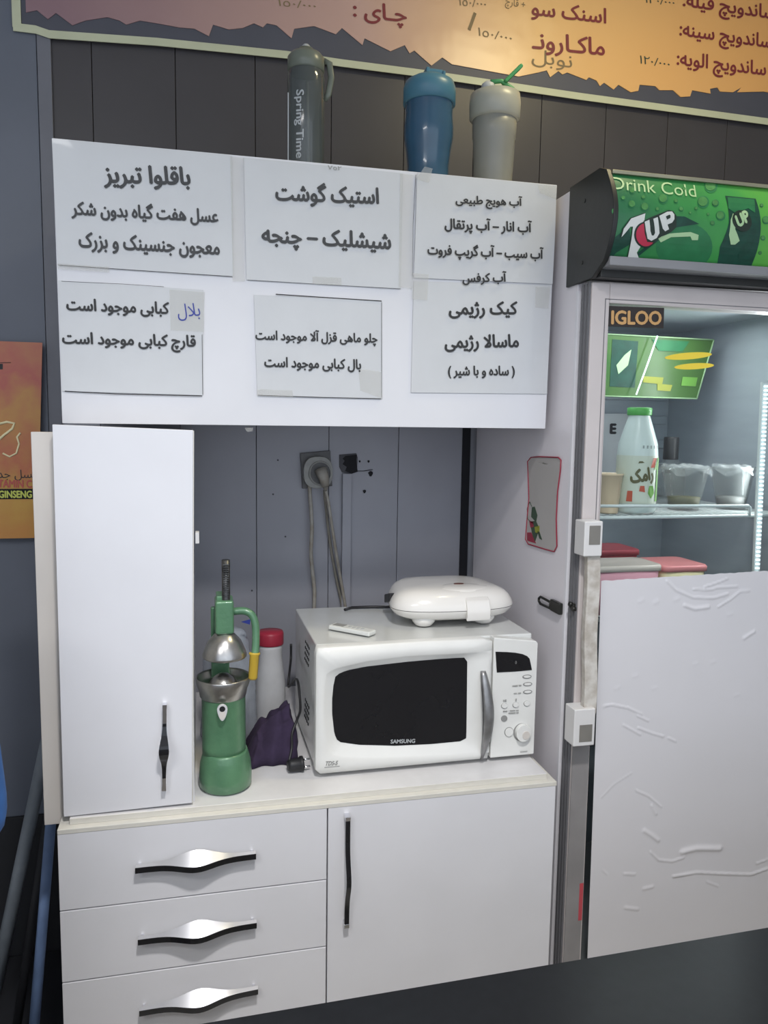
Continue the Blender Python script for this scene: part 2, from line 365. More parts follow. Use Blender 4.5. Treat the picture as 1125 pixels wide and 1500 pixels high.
def shape(t):
    out = []; i = 0
    def joins_next(ch): return ch in AR and len(AR[ch]) == 4
    prev = False
    while i < len(t):
        ch = t[i]
        if ch == 'ل' and i+1 < len(t) and t[i+1] in 'اآ':
            base = 0xFEFB if t[i+1] == 'ا' else 0xFEF5
            out.append(chr(base+(1 if prev else 0))); prev = False; i += 2; continue
        if ch in AR:
            nxt = i+1 < len(t) and t[i+1] in AR and joins_next(ch)
            fm = AR[ch]
            if len(fm) == 2: g = fm[1 if prev else 0]
            else: g = fm[3 if (prev and nxt) else 2 if nxt else 1 if prev else 0]
            out.append(chr(g)); prev = nxt
        else:
            out.append({'(': ')', ')': '('}.get(ch, ch)); prev = False
        i += 1
    # numbers keep their order
    s = out[::-1]; res = []; k = 0
    digits = set('٠١٢٣٤٥٦٧٨٩۰۱۲۳۴۵۶۷۸۹/')
    while k < len(s):
        if s[k] in digits:
            e = k
            while e < len(s) and s[e] in digits: e += 1
            res += s[k:e][::-1]; k = e
        else: res.append(s[k]); k += 1
    return ''.join(res)

def text_mesh(t, offset=0.0, rtl=True, res=3, shear=0.0):
    """outlines of the built-in font, filled by the non-zero winding rule (the built-in fill leaves gaps in joined letters)"""
    c = bpy.data.curves.new('lettering', 'FONT'); c.body = shape(t) if rtl else t; c.shear = shear
    o = bpy.data.objects.new('lettering', c); COL.objects.link(o)
    bpy.context.view_layer.update()
    dg = bpy.context.evaluated_depsgraph_get()
    cv = o.evaluated_get(dg).to_curve(dg)
    loops = []
    for sp in cv.splines:
        L = []
        if sp.type == 'BEZIER':
            bp = sp.bezier_points; n = len(bp)
            for i in range(n):
                p, q = bp[i], bp[(i+1) % n]
                A, B, C, D = p.co.to_2d(), p.handle_right.to_2d(), q.handle_left.to_2d(), q.co.to_2d()
                k = 1 if (B-A).cross(D-A)**2+(C-A).cross(D-A)**2 < 1e-10 else res
                for j in range(k):
                    u = j/k; L.append(A*(1-u)**3+B*3*u*(1-u)**2+C*3*u*u*(1-u)+D*u**3)
        else:
            L = [p.co.to_2d() for p in sp.points]
        L = [p for i, p in enumerate(L) if (p-L[i-1]).length > 1e-5]
        if len(L) > 2: loops.append(L)
    o.to_curve_clear() if hasattr(o, 'to_curve_clear') else None
    bpy.data.objects.remove(o); bpy.data.curves.remove(c)
    # loops whose boxes touch are filled together
    bx = [(min(p.x for p in L), max(p.x for p in L)) for L in loops]; order = sorted(range(len(loops)), key=lambda i: bx[i][0])
    groups = []; hi = -1e9
    for i in order:
        if bx[i][0] > hi: groups.append([])
        groups[-1].append(i); hi = max(hi, bx[i][1])
    V, Fc = [], []
    for g in groups:
        pts, eds, E0 = [], [], []
        for i in g:
            b0 = len(pts); L = loops[i]; pts += L
            eds += [(b0+j, b0+(j+1) % len(L)) for j in range(len(L))]; E0 += [(*L[j], *L[(j+1) % len(L)]) for j in range(len(L))]
        vv, _, ff, *_r = delaunay_2d_cdt(pts, eds, [], 0, 1e-6)
        if not ff: continue
        va = np.array([tuple(p) for p in vv]); fa = np.array([f for f in ff if len(f) == 3]); E = np.array(E0)
        cen = va[fa].mean(axis=1); y1, y2 = E[:, 1], E[:, 3]; x1, x2 = E[:, 0], E[:, 2]
        cy = cen[:, 1][:, None]; cx = cen[:, 0][:, None]
        with np.errstate(divide='ignore', invalid='ignore'):
            xi = x1+(cy-y1)/(y2-y1)*(x2-x1)
        upc = (y1 <= cy) & (y2 > cy) & (xi > cx); dnc = (y2 <= cy) & (y1 > cy) & (xi > cx)
        wn = upc.sum(1)-dnc.sum(1); b0 = len(V)
        V += [(p[0], p[1], 0) for p in va]
        for f, wq in zip(fa, wn):
            if wq != 0: Fc.append(tuple(int(i)+b0 for i in f))
    me = bpy.data.meshes.new('lettering'); me.from_pydata(V, [], Fc)
    bm = bmesh.new(); bm.from_mesh(me)
    bmesh.ops.delete(bm, geom=[v for v in bm.verts if not v.link_faces], context='VERTS')
    bm.to_mesh(me); bm.free()
    return me
def lettering(parent, t, pL, pR, h, m, rtl=True, offset=0.018, normal=None, name='lettering', mapf=None, shear=0.0, lift=0.0008):
    """writes t between the world points pL and pR (mid height), h metres tall, facing -Y (or normal)"""
    me = text_mesh(t, offset, rtl=rtl, shear=shear)
    if offset > 0:
        bm = bmesh.new(); bm.from_mesh(me); g0 = bm.verts[:]+bm.edges[:]+bm.faces[:]
        k_ = offset*1.9
        for q_, (dx_, dy_) in enumerate(((k_, 0), (-k_, 0), (0, k_*0.8), (0, -k_*0.8))):
            r_ = bmesh.ops.duplicate(bm, geom=g0)
            for e_ in r_['geom']:
                if isinstance(e_, bmesh.types.BMVert): e_.co.x += dx_; e_.co.y += dy_; e_.co.z += (q_+1)*0.00012
        bm.to_mesh(me); bm.free()
    xs = [v.co.x for v in me.vertices]; ys = [v.co.y for v in me.vertices]
    x0, x1, y0, y1 = min(xs), max(xs), min(ys), max(ys)
    pL, pR = Vector(pL), Vector(pR); ex = (pR-pL); wd = ex.length; ex.normalize()
    nrm = Vector(normal) if normal else Vector((0, -1, 0))
    ez = nrm.cross(ex).normalized()
    base = parent_world(parent); inv = parent_rot(parent).inverted()
    for v in me.vertices:
        p = pL + ex*((v.co.x-x0)/(x1-x0)*wd) + ez*(((v.co.y-y0)/(y1-y0)-0.5)*h) + nrm*(lift+v.co.z)
        if mapf: p = mapf(p)
        v.co = inv @ (p-base)
    me.materials.clear(); me.materials.append(m); me.name = name
    o = bpy.data.objects.new(name, me); link(o, parent)
    return o
def px_text(parent, t, a, b, hpx, Y, m, **k):
    """a, b pixels of the left and right ends at mid height on the plane y = Y"""
    pL, pR = PY(*a, Y), PY(*b, Y); pL.y = pR.y = Y
    mid = ((a[0]+b[0])/2, (a[1]+b[1])/2)
    h = (PY(mid[0], mid[1]-hpx/2, Y)-PY(mid[0], mid[1]+hpx/2, Y)).length
    return lettering(parent, t, pL, pR, h, m, **k)

# ================================================================== SETTING
def struct(o): o['kind'] = 'structure'; return o
YB = 0.80
wall = struct(MB().box(-2.2, 3.0, YB+0.012, YB+0.12, 0, 3.3).build('wall_back', M['wallgap']))
for k in range(-9, 14):
    x = 0.0136 + k*0.2296
    if x > 2.95 or x < -2.15: continue
    MB().box(x+0.0008, x+0.2296-0.0008, YB, YB+0.014, 0.0, 1.95).build('wall_panel', M['wall'], wall, bevel=0.001, seg=1)
    MB().box(x+0.0008, x+0.2296-0.0008, YB, YB+0.014, 1.953, 3.28).build('wall_panel', M['wallup'], wall, bevel=0.001, seg=1)
MB().box(-2.1, -0.131, YB-0.008, YB-0.0005, 0.0, 3.28).build('wall_sheet', M['sheet'], wall)
struct(MB().box(-2.2, 3.0, -3.2, YB+0.12, -0.1, 0).build('floor', M['floor']))
struct(MB().box(-2.2, 3.0, -3.2, YB+0.12, 3.28, 3.38).build('ceiling', M['ceil']))
struct(MB().box(2.9, 3.0, -3.2, YB, 0, 3.28).build('wall_right', M['otherwall']))
struct(MB().box(-2.2, -2.1, -3.2, YB, 0, 3.28).build('wall_left', M['otherwall']))
zt = PY(20, 1198, YB-0.02).z
struct(MB().box(-2.1, 0.0, YB-0.02, YB-0.0085, 0, zt).build('dark_lower_panel', M['nearblack'], bevel=0.002))  # plain dark panel over the lower part of the wall
a, b = PY(54, 60, .775), PY(74, 60, .775)
struct(MB().box(-0.129, -0.092, 0.789, YB, zt, 3.28).build('trim_1', M['wedge'], bevel=0.002))
struct(MB().box(1.150, 1.176, YB-0.008, YB, 0.8, 1.66).build('gap_shade_strip', M['wallgap']))  # dark strip put in for the shaded gap between wall and fridge

# ================================================================== BASE CABINET
cab = thing('base_cabinet', 'white laminate base cabinet with three drawers and one door', 'cabinet', (0.57, 0.25, 0))
body = MB()
body.box(0.002, 0.018, 0.020, 0.60, 0.06, 0.795); body.box(1.122, 1.138, 0.020, 0.60, 0.06, 0.795)
body.box(0.018, 1.122, 0.584, 0.60, 0.06, 0.795); body.box(0.018, 1.122, 0.022, 0.584, 0.06, 0.078); body.box(0.566, 0.586, 0.022, 0.58, 0.078, 0.79)
body.build('carcass', M['white'], cab)
MB().box(0.02, 1.12, 0.05, 0.58, 0.0, 0.06).build('plinth', M['black'], cab)
MB().box(0.0, 1.141, -0.001, 0.60, 0.7955, 0.8065).build('top_board', M['edge'], cab, bevel=0.0015)

def bow_handle(parent, p0, p1, out, bow, wmid, wend, side, th=0.004):
    """a strap handle whose middle widens and bows: p0-p1 ends, out = way off the door, side = direction the belly sags"""
    p0, p1, out, side = Vector(p0), Vector(p1), Vector(out), Vector(side)
    n = 28; L = []
    for i in range(n+1):
        t = i/n; g = math.exp(-((t-0.5)/0.17)**2); g2 = math.exp(-((t-0.5)/0.20)**2)
        c = p0.lerp(p1, t) + out*(0.014+bow*g2)
        hw = (wend+(wmid-wend)*g)/2
        s = side
        L.append([c-s*hw, c-s*hw+out*th, c+s*hw+out*th, c+s*hw])
    m = MB(); m.loft(L, smooth=False, cap0=True, cap1=True)
    return m
def drawer(z0, z1, hL, hR, x1=0.5745):
    d = MB().box(0.0, x1, 0.0, 0.019, z0, z1).build('drawer', M['white'], cab, bevel=0.0012)
    pL, pR = PY(*hL, -0.02), PY(*hR, -0.02); pL.y = pR.y = 0
    ex = (pR-pL).normalized(); sd = Vector((0, -0.35, 1)).normalized()
    n = 30; strap = []; L2 = []
    for i in range(n+1):
        t = i/n; g = math.exp(-((t-0.5)/0.19)**2)
        c = pL.lerp(pR, t) + Vector((0, -0.022-0.018*g, -0.004*g))
        # a lower face that looks down and a broad bright upper face that widens to a leaf
        back = c + Vector((0, 0.008+0.018*g, 0.0055+0.0225*g))
        L2.append([c+Vector((0, 0, -0.0035)), c+Vector((0, -0.001, 0.0035)), back+Vector((0, 0, 0.001)), back+Vector((0, 0.002, -0.002))])
        strap.append(c)
    h = MB().loft(L2, smooth=False, cap0=True, cap1=True).build('handle', M['leaf'], d, bevel=0.0006)
    h['label'] = 'chrome bow handle with a dark underside'
    MB().loft([[q[0]+Vector((0, -0.0014, -0.001)), q[1]+Vector((0, -0.0014, -0.001)), q[1]+Vector((0, -0.0004, -0.001)), q[0]+Vector((0, -0.0004, -0.001))] for q in L2],
              smooth=False, cap0=True, cap1=True).build('dark_band', M['blackgloss'], h) if False else None
    for q in (strap[1], strap[-2]):
        MB().box(q.x-0.003, q.x+0.003, q.y+0.002, 0.0005, q.z-0.004, q.z+0.001).build('post', M['chrome'], d)
    # dark glossy front lip of the handle
    MB().loft([[Vector((c.x, c.y-0.0015, c.z-0.0090)), Vector((c.x, c.y-0.0025, c.z+0.0040)), Vector((c.x, c.y-0.0012, c.z+0.0040)), Vector((c.x, c.y-0.0003, c.z-0.0090))] for c in strap],
              smooth=False, cap0=True, cap1=True).build('handle_lip', M['blackgloss'], d)
    return d
zs = [0.7955, 0.6243, 0.6215, 0.4595, 0.4565, 0.30]
drawer(zs[1], zs[0], (198, 1273), (375, 1252)); drawer(zs[3], zs[2], (202, 1378), (376, 1353)); drawer(zs[5], zs[4], (204, 1482), (378, 1450))
drawer(0.09, 0.297, (207, 1590), (380, 1555))
dr = MB().box(0.5775, 1.139, 0.0, 0.019, 0.09, 0.7955).build('door', M['white'], cab, bevel=0.0012)
L = []
pT, pB = PY(510, 1200, -0.02), PY(508, 1357, -0.02)
for i in range(31):
    t = i/30; g = math.exp(-((t-0.55)/0.17)**2)
    c = pT.lerp(pB, t); c.y = -0.020-0.022*g
    w_ = 0.0055
    L.append([c+Vector((-w_, 0.003, 0)), c+Vector((-w_, 0, 0)), c+Vector((w_, 0, 0)), c+Vector((w_, 0.003, 0))])
hd = MB().loft(L, smooth=False, cap0=True, cap1=True).build('handle', M['blackgloss'], dr, bevel=0.0006)
hd['label'] = 'upright dark glossy bow handle'
for q in (L[0], L[-1]):
    c = (q[1]+q[2])/2
    MB().box(c.x-0.006, c.x+0.006, c.y-0.001, 0.0005, c.z-0.005, c.z+0.005).build('handle_end', M['chrome'], dr, bevel=0.001)

# ================================================================== TALL CUPBOARD + DECK + UPPER CUPBOARD
deck = MB().box(0.022, 1.123, 0.018, 0.775, 0.8065, 0.820).build('worktop', M['deck'], bevel=0.001)
tag(deck, 'long white shelf board carrying the microwave and green juicer', 'worktop')
MB().box(0.023, 1.122, 0.0165, 0.0185, 0.807, 0.8195).build('edge_strip', M['edge'], deck)

tall = thing('tall_cupboard', 'tall narrow white cupboard standing left of the green juicer', 'cabinet', (0.15, 0.3, 0.82))
MB().box(0.020, 0.034, 0.046, 0.70, 0.8205, 1.645).box(0.268, 0.282, 0.046, 0.70, 0.8205, 1.645).box(0.034, 0.268, 0.69, 0.70, 0.8205, 1.645) \
    .box(0.034, 0.268, 0.046, 0.69, 1.632, 1.645).box(0.034, 0.268, 0.046, 0.69, 0.8205, 0.833).build('carcass', M['white'], tall)
td = MB().poly([(0.010, 0.024, 0.822), (0.2765, 0.024, 0.8265), (0.288, 0.024, 1.648), (0.012, 0.024, 1.656)], (0, 0.018, 0)).build('door', M['white'], tall, bevel=0.0012)
MB().poly([(0.2768, 0.0235, 0.828), (0.2785, 0.0235, 0.828), (0.2900, 0.0235, 1.647), (0.2882, 0.0235, 1.647)], (0, 0.019, 0)).build('edge_strip', M['edge'], td)
pT, pB = PY(241, 1037, 0.0), PY(240, 1158, 0.0); L = []
for i in range(31):
    t = i/30; g = math.exp(-((t-0.5)/0.16)**2)
    c = pT.lerp(pB, t); c.y = 0.006-0.022*g; w_ = 0.0042+0.0066*g
    L.append([c+Vector((-w_, 0.003, 0)), c+Vector((-w_, 0, 0)), c+Vector((w_, 0, 0)), c+Vector((w_, 0.003, 0))])
hd = MB().loft(L, smooth=False, cap0=True, cap1=True).build('handle', M['chrome'], td, bevel=0.0006)
L2 = [[q[1]+Vector((0.0005, -0.0008, 0)), q[1]+Vector((0.0005, -0.0002, 0)), q[2]+Vector((-0.0005, -0.0002, 0)), q[2]+Vector((-0.0005, -0.0008, 0))] for q in L[6:27]]
MB().loft([[q[0], q[3], q[2], q[1]] for q in L2], smooth=False, cap0=True, cap1=True).build('dark_inlay', M['blackgloss'], hd)
for q in (L[0], L[-1]):
    c = (q[1]+q[2])/2; MB().box(c.x-0.0045, c.x+0.0045, c.y, 0.0245, c.z-0.004, c.z+0.004).build('handle_end', M['chrome'], td)
c = PY(289, 787, 0.04)
MB().box(c.x-0.004, c.x+0.004, 0.026, 0.055, c.z-0.012, c.z+0.012).build('catch', M['bracket'], tall, bevel=0.001)
fl = MB().box(-0.037, 0.006, 0.064, 0.082, 0.787, 1.640).box(-0.037, 0.0, 0.082, 0.10, 0.787, 1.640).build('filler_board', M['cream'], bevel=0.0015)
tag(fl, 'narrow cream filler board fixed upright left of tall cupboard door', 'board')

up = thing('wall_cupboard', 'wide white wall cupboard covered with taped paper signs', 'cabinet', (0.58, 0.5, 1.66))
MB().box(0.010, 1.158, 0.205, 0.785, 1.662, 1.678).box(0.010, 1.158, 0.205, 0.785, 2.244, 2.259).box(0.010, 0.026, 0.205, 0.785, 1.678, 2.244) \
    .box(1.142, 1.158, 0.205, 0.785, 1.678, 2.244).box(0.026, 1.142, 0.775, 0.785, 1.678, 2.244).build('carcass', M['white'], up)
c4 = [PY(76, 202, .1855), PY(816, 271, .1855), PY(799, 628, .1855), PY(91, 620, .1855)]
MB().poly([(p.x, 0.1855, p.z) for p in c4], (0, 0.018, 0)).build('flap_door', M['white'], up, bevel=0.0012)
tp = [PY(x, y, .183) for x, y in ((358, 626), (371, 626), (370, 631), (362, 632))]
tag(MB().poly([(p.x, 0.184, p.z-0.001) for p in tp], (0, 0.0012, 0)).build('tape_scrap', M['tape']), 'tiny crumpled scrap of tape under the wall cupboard edge', 'tape')

# ------------------------------------------------------------------ paper signs
YS = 0.1835
def paper(px, label, dy=0.0, wav=0.0):
    cs = [PY(x, y, YS-dy) for x, y in px]
    c = sum(cs, Vector())/4; root = thing('paper_sign', label, 'sign', (c.x, YS-dy, cs[2].z), group='paper signs on the wall cupboard')
    nu, nv = 24, 24; m = MB(); front = []; back = []
    for j in range(nv+1):
        for i in range(nu+1):
            u, v = i/nu, j/nv
            p = cs[0]*(1-u)*(1-v)+cs[1]*u*(1-v)+cs[2]*u*v+cs[3]*(1-u)*v
            d = 0.0009*noise.noise(Vector((p.x*9, p.z*9, dy*999)))
            e = wav*abs(math.sin(PI*v))*0.6
            front.append(Vector((p.x, YS-dy-0.0010-abs(d)*0.6-e, p.z))); back.append(Vector((p.x, YS-dy, p.z)))
    N = nu+1; fs = []
    for j in range(nv):
        for i in range(nu):
            a_ = j*N+i; fs.append((a_, a_+N, a_+N+1, a_+1))
    off = len(front)
    ring = [i for i in range(N)] + [j*N+nu for j in range(1, nv+1)] + [nv*N+i for i in range(nu-1, -1, -1)] + [j*N for j in range(nv-1, 0, -1)]
    m.add(front, fs, True)
    rf = [front[i] for i in ring]; rb = [back[i] for i in ring]; n = len(ring)
    m.add(rf+rb, [(i, (i+1) % n, n+(i+1) % n, n+i) for i in range(n)])
    m.build('sheet', M['paper'], root, fix=False)
    return root
def line(root, t, a, b, h, dy=0.0, m='ink', off=0.020, **k):
    return px_text(root, t, a, b, h, YS-dy-0.0024, M[m], offset=off, **k)
def tape(root, px, dy=0.0, name='tape'):
    cs = [PY(x, y, YS-dy-0.0028) for x, y in px]
    return MB().poly([(p.x, YS-dy-0.0028, p.z) for p in cs], (0, 0.0004, 0)).build(name, M['tape'], root)

s1 = paper([(76, 203), (340, 228), (342, 405), (85, 388)], 'top left paper sign with three lines, baklava and honey')
line(s1, 'باقلوا تبریز', (151, 258), (279, 262), 36, m='inkgrey'); line(s1, 'عسل هفت گیاه بدون شکر', (104, 306), (320, 318), 29, m='inkgrey')
line(s1, 'معجون جنسینک و بزرک', (115, 354), (322, 366), 30, m='inkgrey')
tape(s1, [(337, 229), (357, 231), (359, 412), (341, 412)]); tape(s1, [(84, 386), (160, 391), (160, 399), (85, 394)])
s2 = paper([(357, 231), (590, 254), (587, 423), (361, 410)], 'top middle paper sign with two large lines, steak and shishlik')
line(s2, 'استیک گوشت', (403, 283), (555, 289), 36, m='inkgrey'); line(s2, 'شیشلیک – چنجه', (383, 347), (573, 358), 35, m='inkgrey')
tape(s2, [(586, 254), (606, 256), (604, 423), (584, 420)]); tape(s2, [(458, 405), (500, 407), (500, 418), (458, 416)])
s3 = paper([(611, 253), (815, 272), (809, 416), (606, 407)], 'top right paper sign listing four lines of juices', dy=0.0012, wav=0.004)
line(s3, 'آب هویج طبیعی', (667, 294), (765, 298), 21, .0045); line(s3, 'آب انار – آب پرتقال', (651, 329), (779, 335), 24, .0045)
line(s3, 'آب سیب – آب گریپ فروت', (626, 367), (796, 374), 24, .0045); line(s3, 'آب کرفس', (677, 408), (742, 407), 20, .0025)
tape(s3, [(622, 244), (634, 247), (628, 268), (610, 262)], .003); tape(s3, [(788, 270), (816, 272), (815, 292), (790, 282)], .003)
s4 = paper([(606, 412), (807, 418), (801, 577), (602, 575)], 'bottom right paper sign, diet cake with bracketed last line', dy=0.0)
line(s4, 'کیک رژیمی', (657, 454), (758, 454), 26); line(s4, 'ماسالا رژیمی', (651, 503), (760, 502), 26)
line(s4, '( ساده و با شیر )', (656, 545), (754, 545), 19)
tape(s4, [(604, 400), (628, 402), (626, 440), (603, 438)], .002); tape(s4, [(785, 420), (806, 421), (803, 452), (784, 450)], .002)
s5 = paper([(86, 411), (298, 425), (297, 579), (91, 573)], 'bottom left paper sign with blue handwritten first word')
line(s5, 'بلال', (260, 458), (293, 456), 25, m='bluepen', off=-0.008); line(s5, 'کبابی موجود است', (97, 448), (248, 454), 24)
line(s5, 'قارچ کبابی موجود است', (91, 499), (287, 504), 27)
tape(s5, [(248, 424), (300, 428), (298, 486), (250, 484)])
s6 = paper([(372, 432), (559, 441), (560, 584), (377, 579)], 'bottom middle paper sign in creased sleeve, trout rice dish')
line(s6, 'چلو ماهی قزل آلا موجود است', (374, 492), (553, 497), 22); line(s6, 'بال کبابی موجود است', (387, 532), (529, 536), 20)
tape(s6, [(376, 570), (428, 572), (430, 582), (377, 580)]); tape(s6, [(525, 540), (559, 545), (560, 584), (528, 572)])
def rim(root, pts, wpx=0.0011, dy=0.0):
    P = [PY(x, y, YS-dy-0.0016) for x, y in pts]
    MB().tube(P, wpx, 6).build('dark_rim', M['ink'], root)
rim(s5, [(95, 573), (170, 577), (296, 580)]); rim(s5, [(296, 490), (297, 578)], 0.0006); rim(s6, [(404, 431), (480, 436), (559, 441)]); rim(s6, [(559, 443), (559, 520), (559, 582)], 0.0006)
rim(s6, [(378, 579), (470, 582), (558, 584)], 0.0009); rim(s1, [(85, 388), (200, 396), (340, 405)], 0.0006); rim(s2, [(363, 410), (480, 417), (587, 423)], 0.0004)
rim(s3, [(609, 256), (605, 330), (604, 405)], 0.0005); rim(s5, [(90, 412), (180, 416), (240, 420)], 0.0004)
line(s2, '٧٥٢', (480, 245), (500, 247), 6, m='smudge', off=0)

# ================================================================== MENU BANNER
YN = 0.785
ban = thing('menu_banner', 'large orange menu banner with dark jagged lower border', 'banner', (1.0, YN, 2.70))
jag = [(38, 18), (54, 15), (70, 28), (82, 19), (106, 37), (125, 30), (157, 25), (175, 30), (185, 36), (205, 30), (235, 35), (262, 40), (285, 42), (306, 53), (312, 36),
       (335, 43), (355, 41), (372, 34), (385, 40), (391, 34), (405, 37), (427, 56), (431, 42), (460, 38), (492, 50), (501, 41), (531, 66), (534, 56), (572, 75), (593, 66),
       (600, 78), (607, 74), (632, 96), (648, 84), (662, 94), (700, 101), (760, 112), (789, 106), (801, 103), (806, 113), (818, 104), (824, 109), (831, 106), (859, 117),
       (863, 113), (874, 118), (879, 126), (885, 121), (899, 131), (906, 124), (924, 135), (935, 133), (937, 124), (960, 126), (966, 132), (986, 132), (997, 142),
       (1011, 141), (1014, 132), (1041, 137), (1040, 130), (1051, 128), (1055, 134), (1074, 135), (1086, 128), (1080, 135), (1119, 134), (1160, 142)]
low = [(32, 34), (70, 47), (230, 58), (420, 76), (500, 89), (640, 107), (850, 137), (1125, 174), (1240, 190)]
YN2 = YN-0.003
zt = 3.26
back = [PY(x, y, YN) for x, y in low]
bk = [Vector((back[0].x, YN, zt))] + [Vector((p.x, YN, p.z)) for p in back] + [Vector((back[-1].x, YN, zt))]
MB().poly(bk, (0, 0.006, 0)).build('jagged_border', M['jag'], ban)
ob = [PY(x, y, YN2) for x, y in jag]
right = PY(1240, 150, YN2)
orp = [Vector((ob[0].x, YN2, zt))] + ob + [Vector((right.x, YN2, right.z)), Vector((right.x, YN2, zt))]
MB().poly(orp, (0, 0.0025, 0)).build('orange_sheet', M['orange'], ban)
sp = [PY(x, y, YN2) for x, y in [(19, 39), (52, 43), (72, 50), (230, 61), (420, 80), (500, 92), (640, 110), (850, 141), (1125, 178), (1240, 194)]]
m = MB(); hw = 0.0105
m.poly([p+Vector((0, 0, hw)) for p in sp]+[p-Vector((0, 0, hw)) for p in reversed(sp)], (0, 0.003, 0)); m.build('lower_edge_strip', M['banneredge'], ban)
x0 = PY(18, 35, YN2).x; x1 = PY(31, 35, YN2).x
MB().box(x0, x1, YN2-0.0004, YN2+0.003, sp[0].z, zt).build('side_edge_strip', M['banneredge'], ban)
def bt(t, a, b, h, m='bannertext', off=0.012, **k): return px_text(ban, t, a, b, h, YN2-0.0006, M[m], offset=off, **k)
bt('چـای :', (517, 17), (596, 26), 34); bt('اسنک سو', (778, 14), (888, 27), 30); bt('ماکـارونـ', (779, 62), (886, 73), 34)
bt('ساندویچ فیله:', (1000, 4), (1136, 24), 32); bt('ساندویچ سینه:', (995, 47), (1130, 66), 32); bt('ساندویچ الویه:', (991, 90), (1122, 106), 32)
bt('١٢٠/٠٠٠', (937, 87), (981, 94), 12, m='pen', off=0.0); bt('١٣٠/٠٠٠', (945, -1), (988, 4), 10, m='pen', off=0.0)
bt('نوبل', (779, 84), (838, 93), 26, m='penfaint', off=-0.012); bt('١٥٠/٠٠٠', (700, 46), (750, 56), 12, m='penfaint', off=-0.01)
bt('١٥٠/٠٠٠', (672, 2), (712, 6), 12, m='penfaint', off=-0.01); bt('+ قارچ', (740, 4), (769, 10), 16, m='penfaint', off=-0.01)
bt('١٥٠/٠٠٠', (407, 3), (463, 9), 11, m='penfaint', off=-0.01); bt('ا', (689, 30), (694, 33), 28, m='penfaint', off=0.0)

# ================================================================== BOTTLES ON THE WALL CUPBOARD
ZT = 2.2595
def bottle_at(px_x, px_top, Y):
    p = PY(px_x, px_top, Y); return p
YBt = 0.34
def wpx(n, x, y, Y): return (PY(x+n/2, y, Y)-PY(x-n/2, y, Y)).length
# sports bottle
p = PY(452, 66, YBt); top = p.z; cx = PY(448, 160, YBt).x
b1 = thing('sports_bottle', 'tall smoky grey sports bottle with pale vertical lettering and strap', 'bottle', (cx, YBt, ZT), group=None)
H = top-ZT; r = wpx(54, 448, 180, YBt)/2
MB().lathe((cx, YBt, ZT), [(0.0, 0.001), (r*0.92, 0.001), (r, 0.008), (r, H*0.74), (r*0.93, H*0.80), (r*0.86, H*0.82)]).build('body', M['bottleclear'], b1)
MB().lathe((cx, YBt, ZT), [(r*0.90, H*0.80), (r*0.98, H*0.81), (r*0.98, H*0.90), (r*0.80, H*0.93), (r*0.45, H*0.94), (r*0.38, H*0.97), (0, H*0.972)]).build('cap', M['bottlecap'], b1)
MB().lathe((cx, YBt, ZT), [(r*0.22, H*0.965), (r*0.24, H*0.985), (r*0.14, H*1.0), (0, H*1.002)], 20).build('spout', M['print'], b1)
MB().tube([(cx+r*0.95, YBt, ZT+H*0.90), (cx+r*1.25, YBt-0.004, ZT+H*0.88), (cx+r*1.35, YBt-0.006, ZT+H*0.78), (cx+r*1.2, YBt-0.004, ZT+H*0.66), (cx+r*0.98, YBt, ZT+H*0.62)], 0.004, 8, flat=2.0).build('strap', M['bottlecap'], b1)
MB().tube([(cx+0.004, YBt-r*0.6, ZT+0.01), (cx, YBt-r*0.6, ZT+H*0.70)], 0.0035, 8).build('straw', M['straw'], b1)
def cylmap(cx, cy, r):
    def f(p):
        a = (p.x-cx)/r
        e_ = r+0.0008+max(0, (cy-r)-0.0008-p.y)
        return Vector((cx+math.sin(a)*e_, cy-math.cos(a)*e_, p.z))
    return f
me = lettering(b1, 'Spring Time', (cx-r*0.50, YBt-r, PY(440, 130, YBt-r).z), (cx-r*0.50, YBt-r, PY(440, 231, YBt-r).z), r*0.55, M['print'], rtl=False, offset=0.012, mapf=cylmap(cx, YBt, r), name='lettering')
MB().box(cx-r*1.02, cx-r*0.96, YBt-r*0.45, YBt-r*0.43, ZT+H*0.02, ZT+H*0.62).build('print_line', M['print'], b1)
# blue shaker
top = PY(628, 106, YBt).z; cx = PY(628, 190, YBt).x; H = top-ZT; r = wpx(69, 628, 190, YBt)/2
b2 = thing('shaker_bottle', 'blue wavy shaker bottle standing between the grey and white ones', 'bottle', (cx, YBt, ZT))
MB().lathe((cx, YBt, ZT), [(0, 0.001), (r*0.90, 0.001), (r*0.93, 0.01), (r*0.86, H*0.12), (r*0.84, H*0.22), (r*0.90, H*0.34), (r*0.99, H*0.45), (r*1.0, H*0.54), (r*0.95, H*0.64), (r*0.97, H*0.72), (r*0.97, H*0.78)], 40).build('body', M['blueshaker'], b2)
MB().lathe((cx, YBt, ZT), [(r*0.98, H*0.73), (r*1.06, H*0.735), (r*1.06, H*0.86), (r*0.98, H*0.91), (r*0.70, H*0.945), (0, H*0.95)], 40).build('screw_lid', M['bluecap'], b2)
MB().box(cx-r*0.18, cx+r*0.42, YBt-r*0.45, YBt+r*0.2, ZT+H*0.93, ZT+H*0.995).box(cx-r*0.28, cx-r*0.14, YBt-r*0.5, YBt+r*0.25, ZT+H*0.92, ZT+H*1.0).box(cx+r*0.40, cx+r*0.52, YBt-r*0.5, YBt+r*0.25, ZT+H*0.90, ZT+H*0.985).build('flip_cap', M['bluecap'], b2, bevel=0.002)
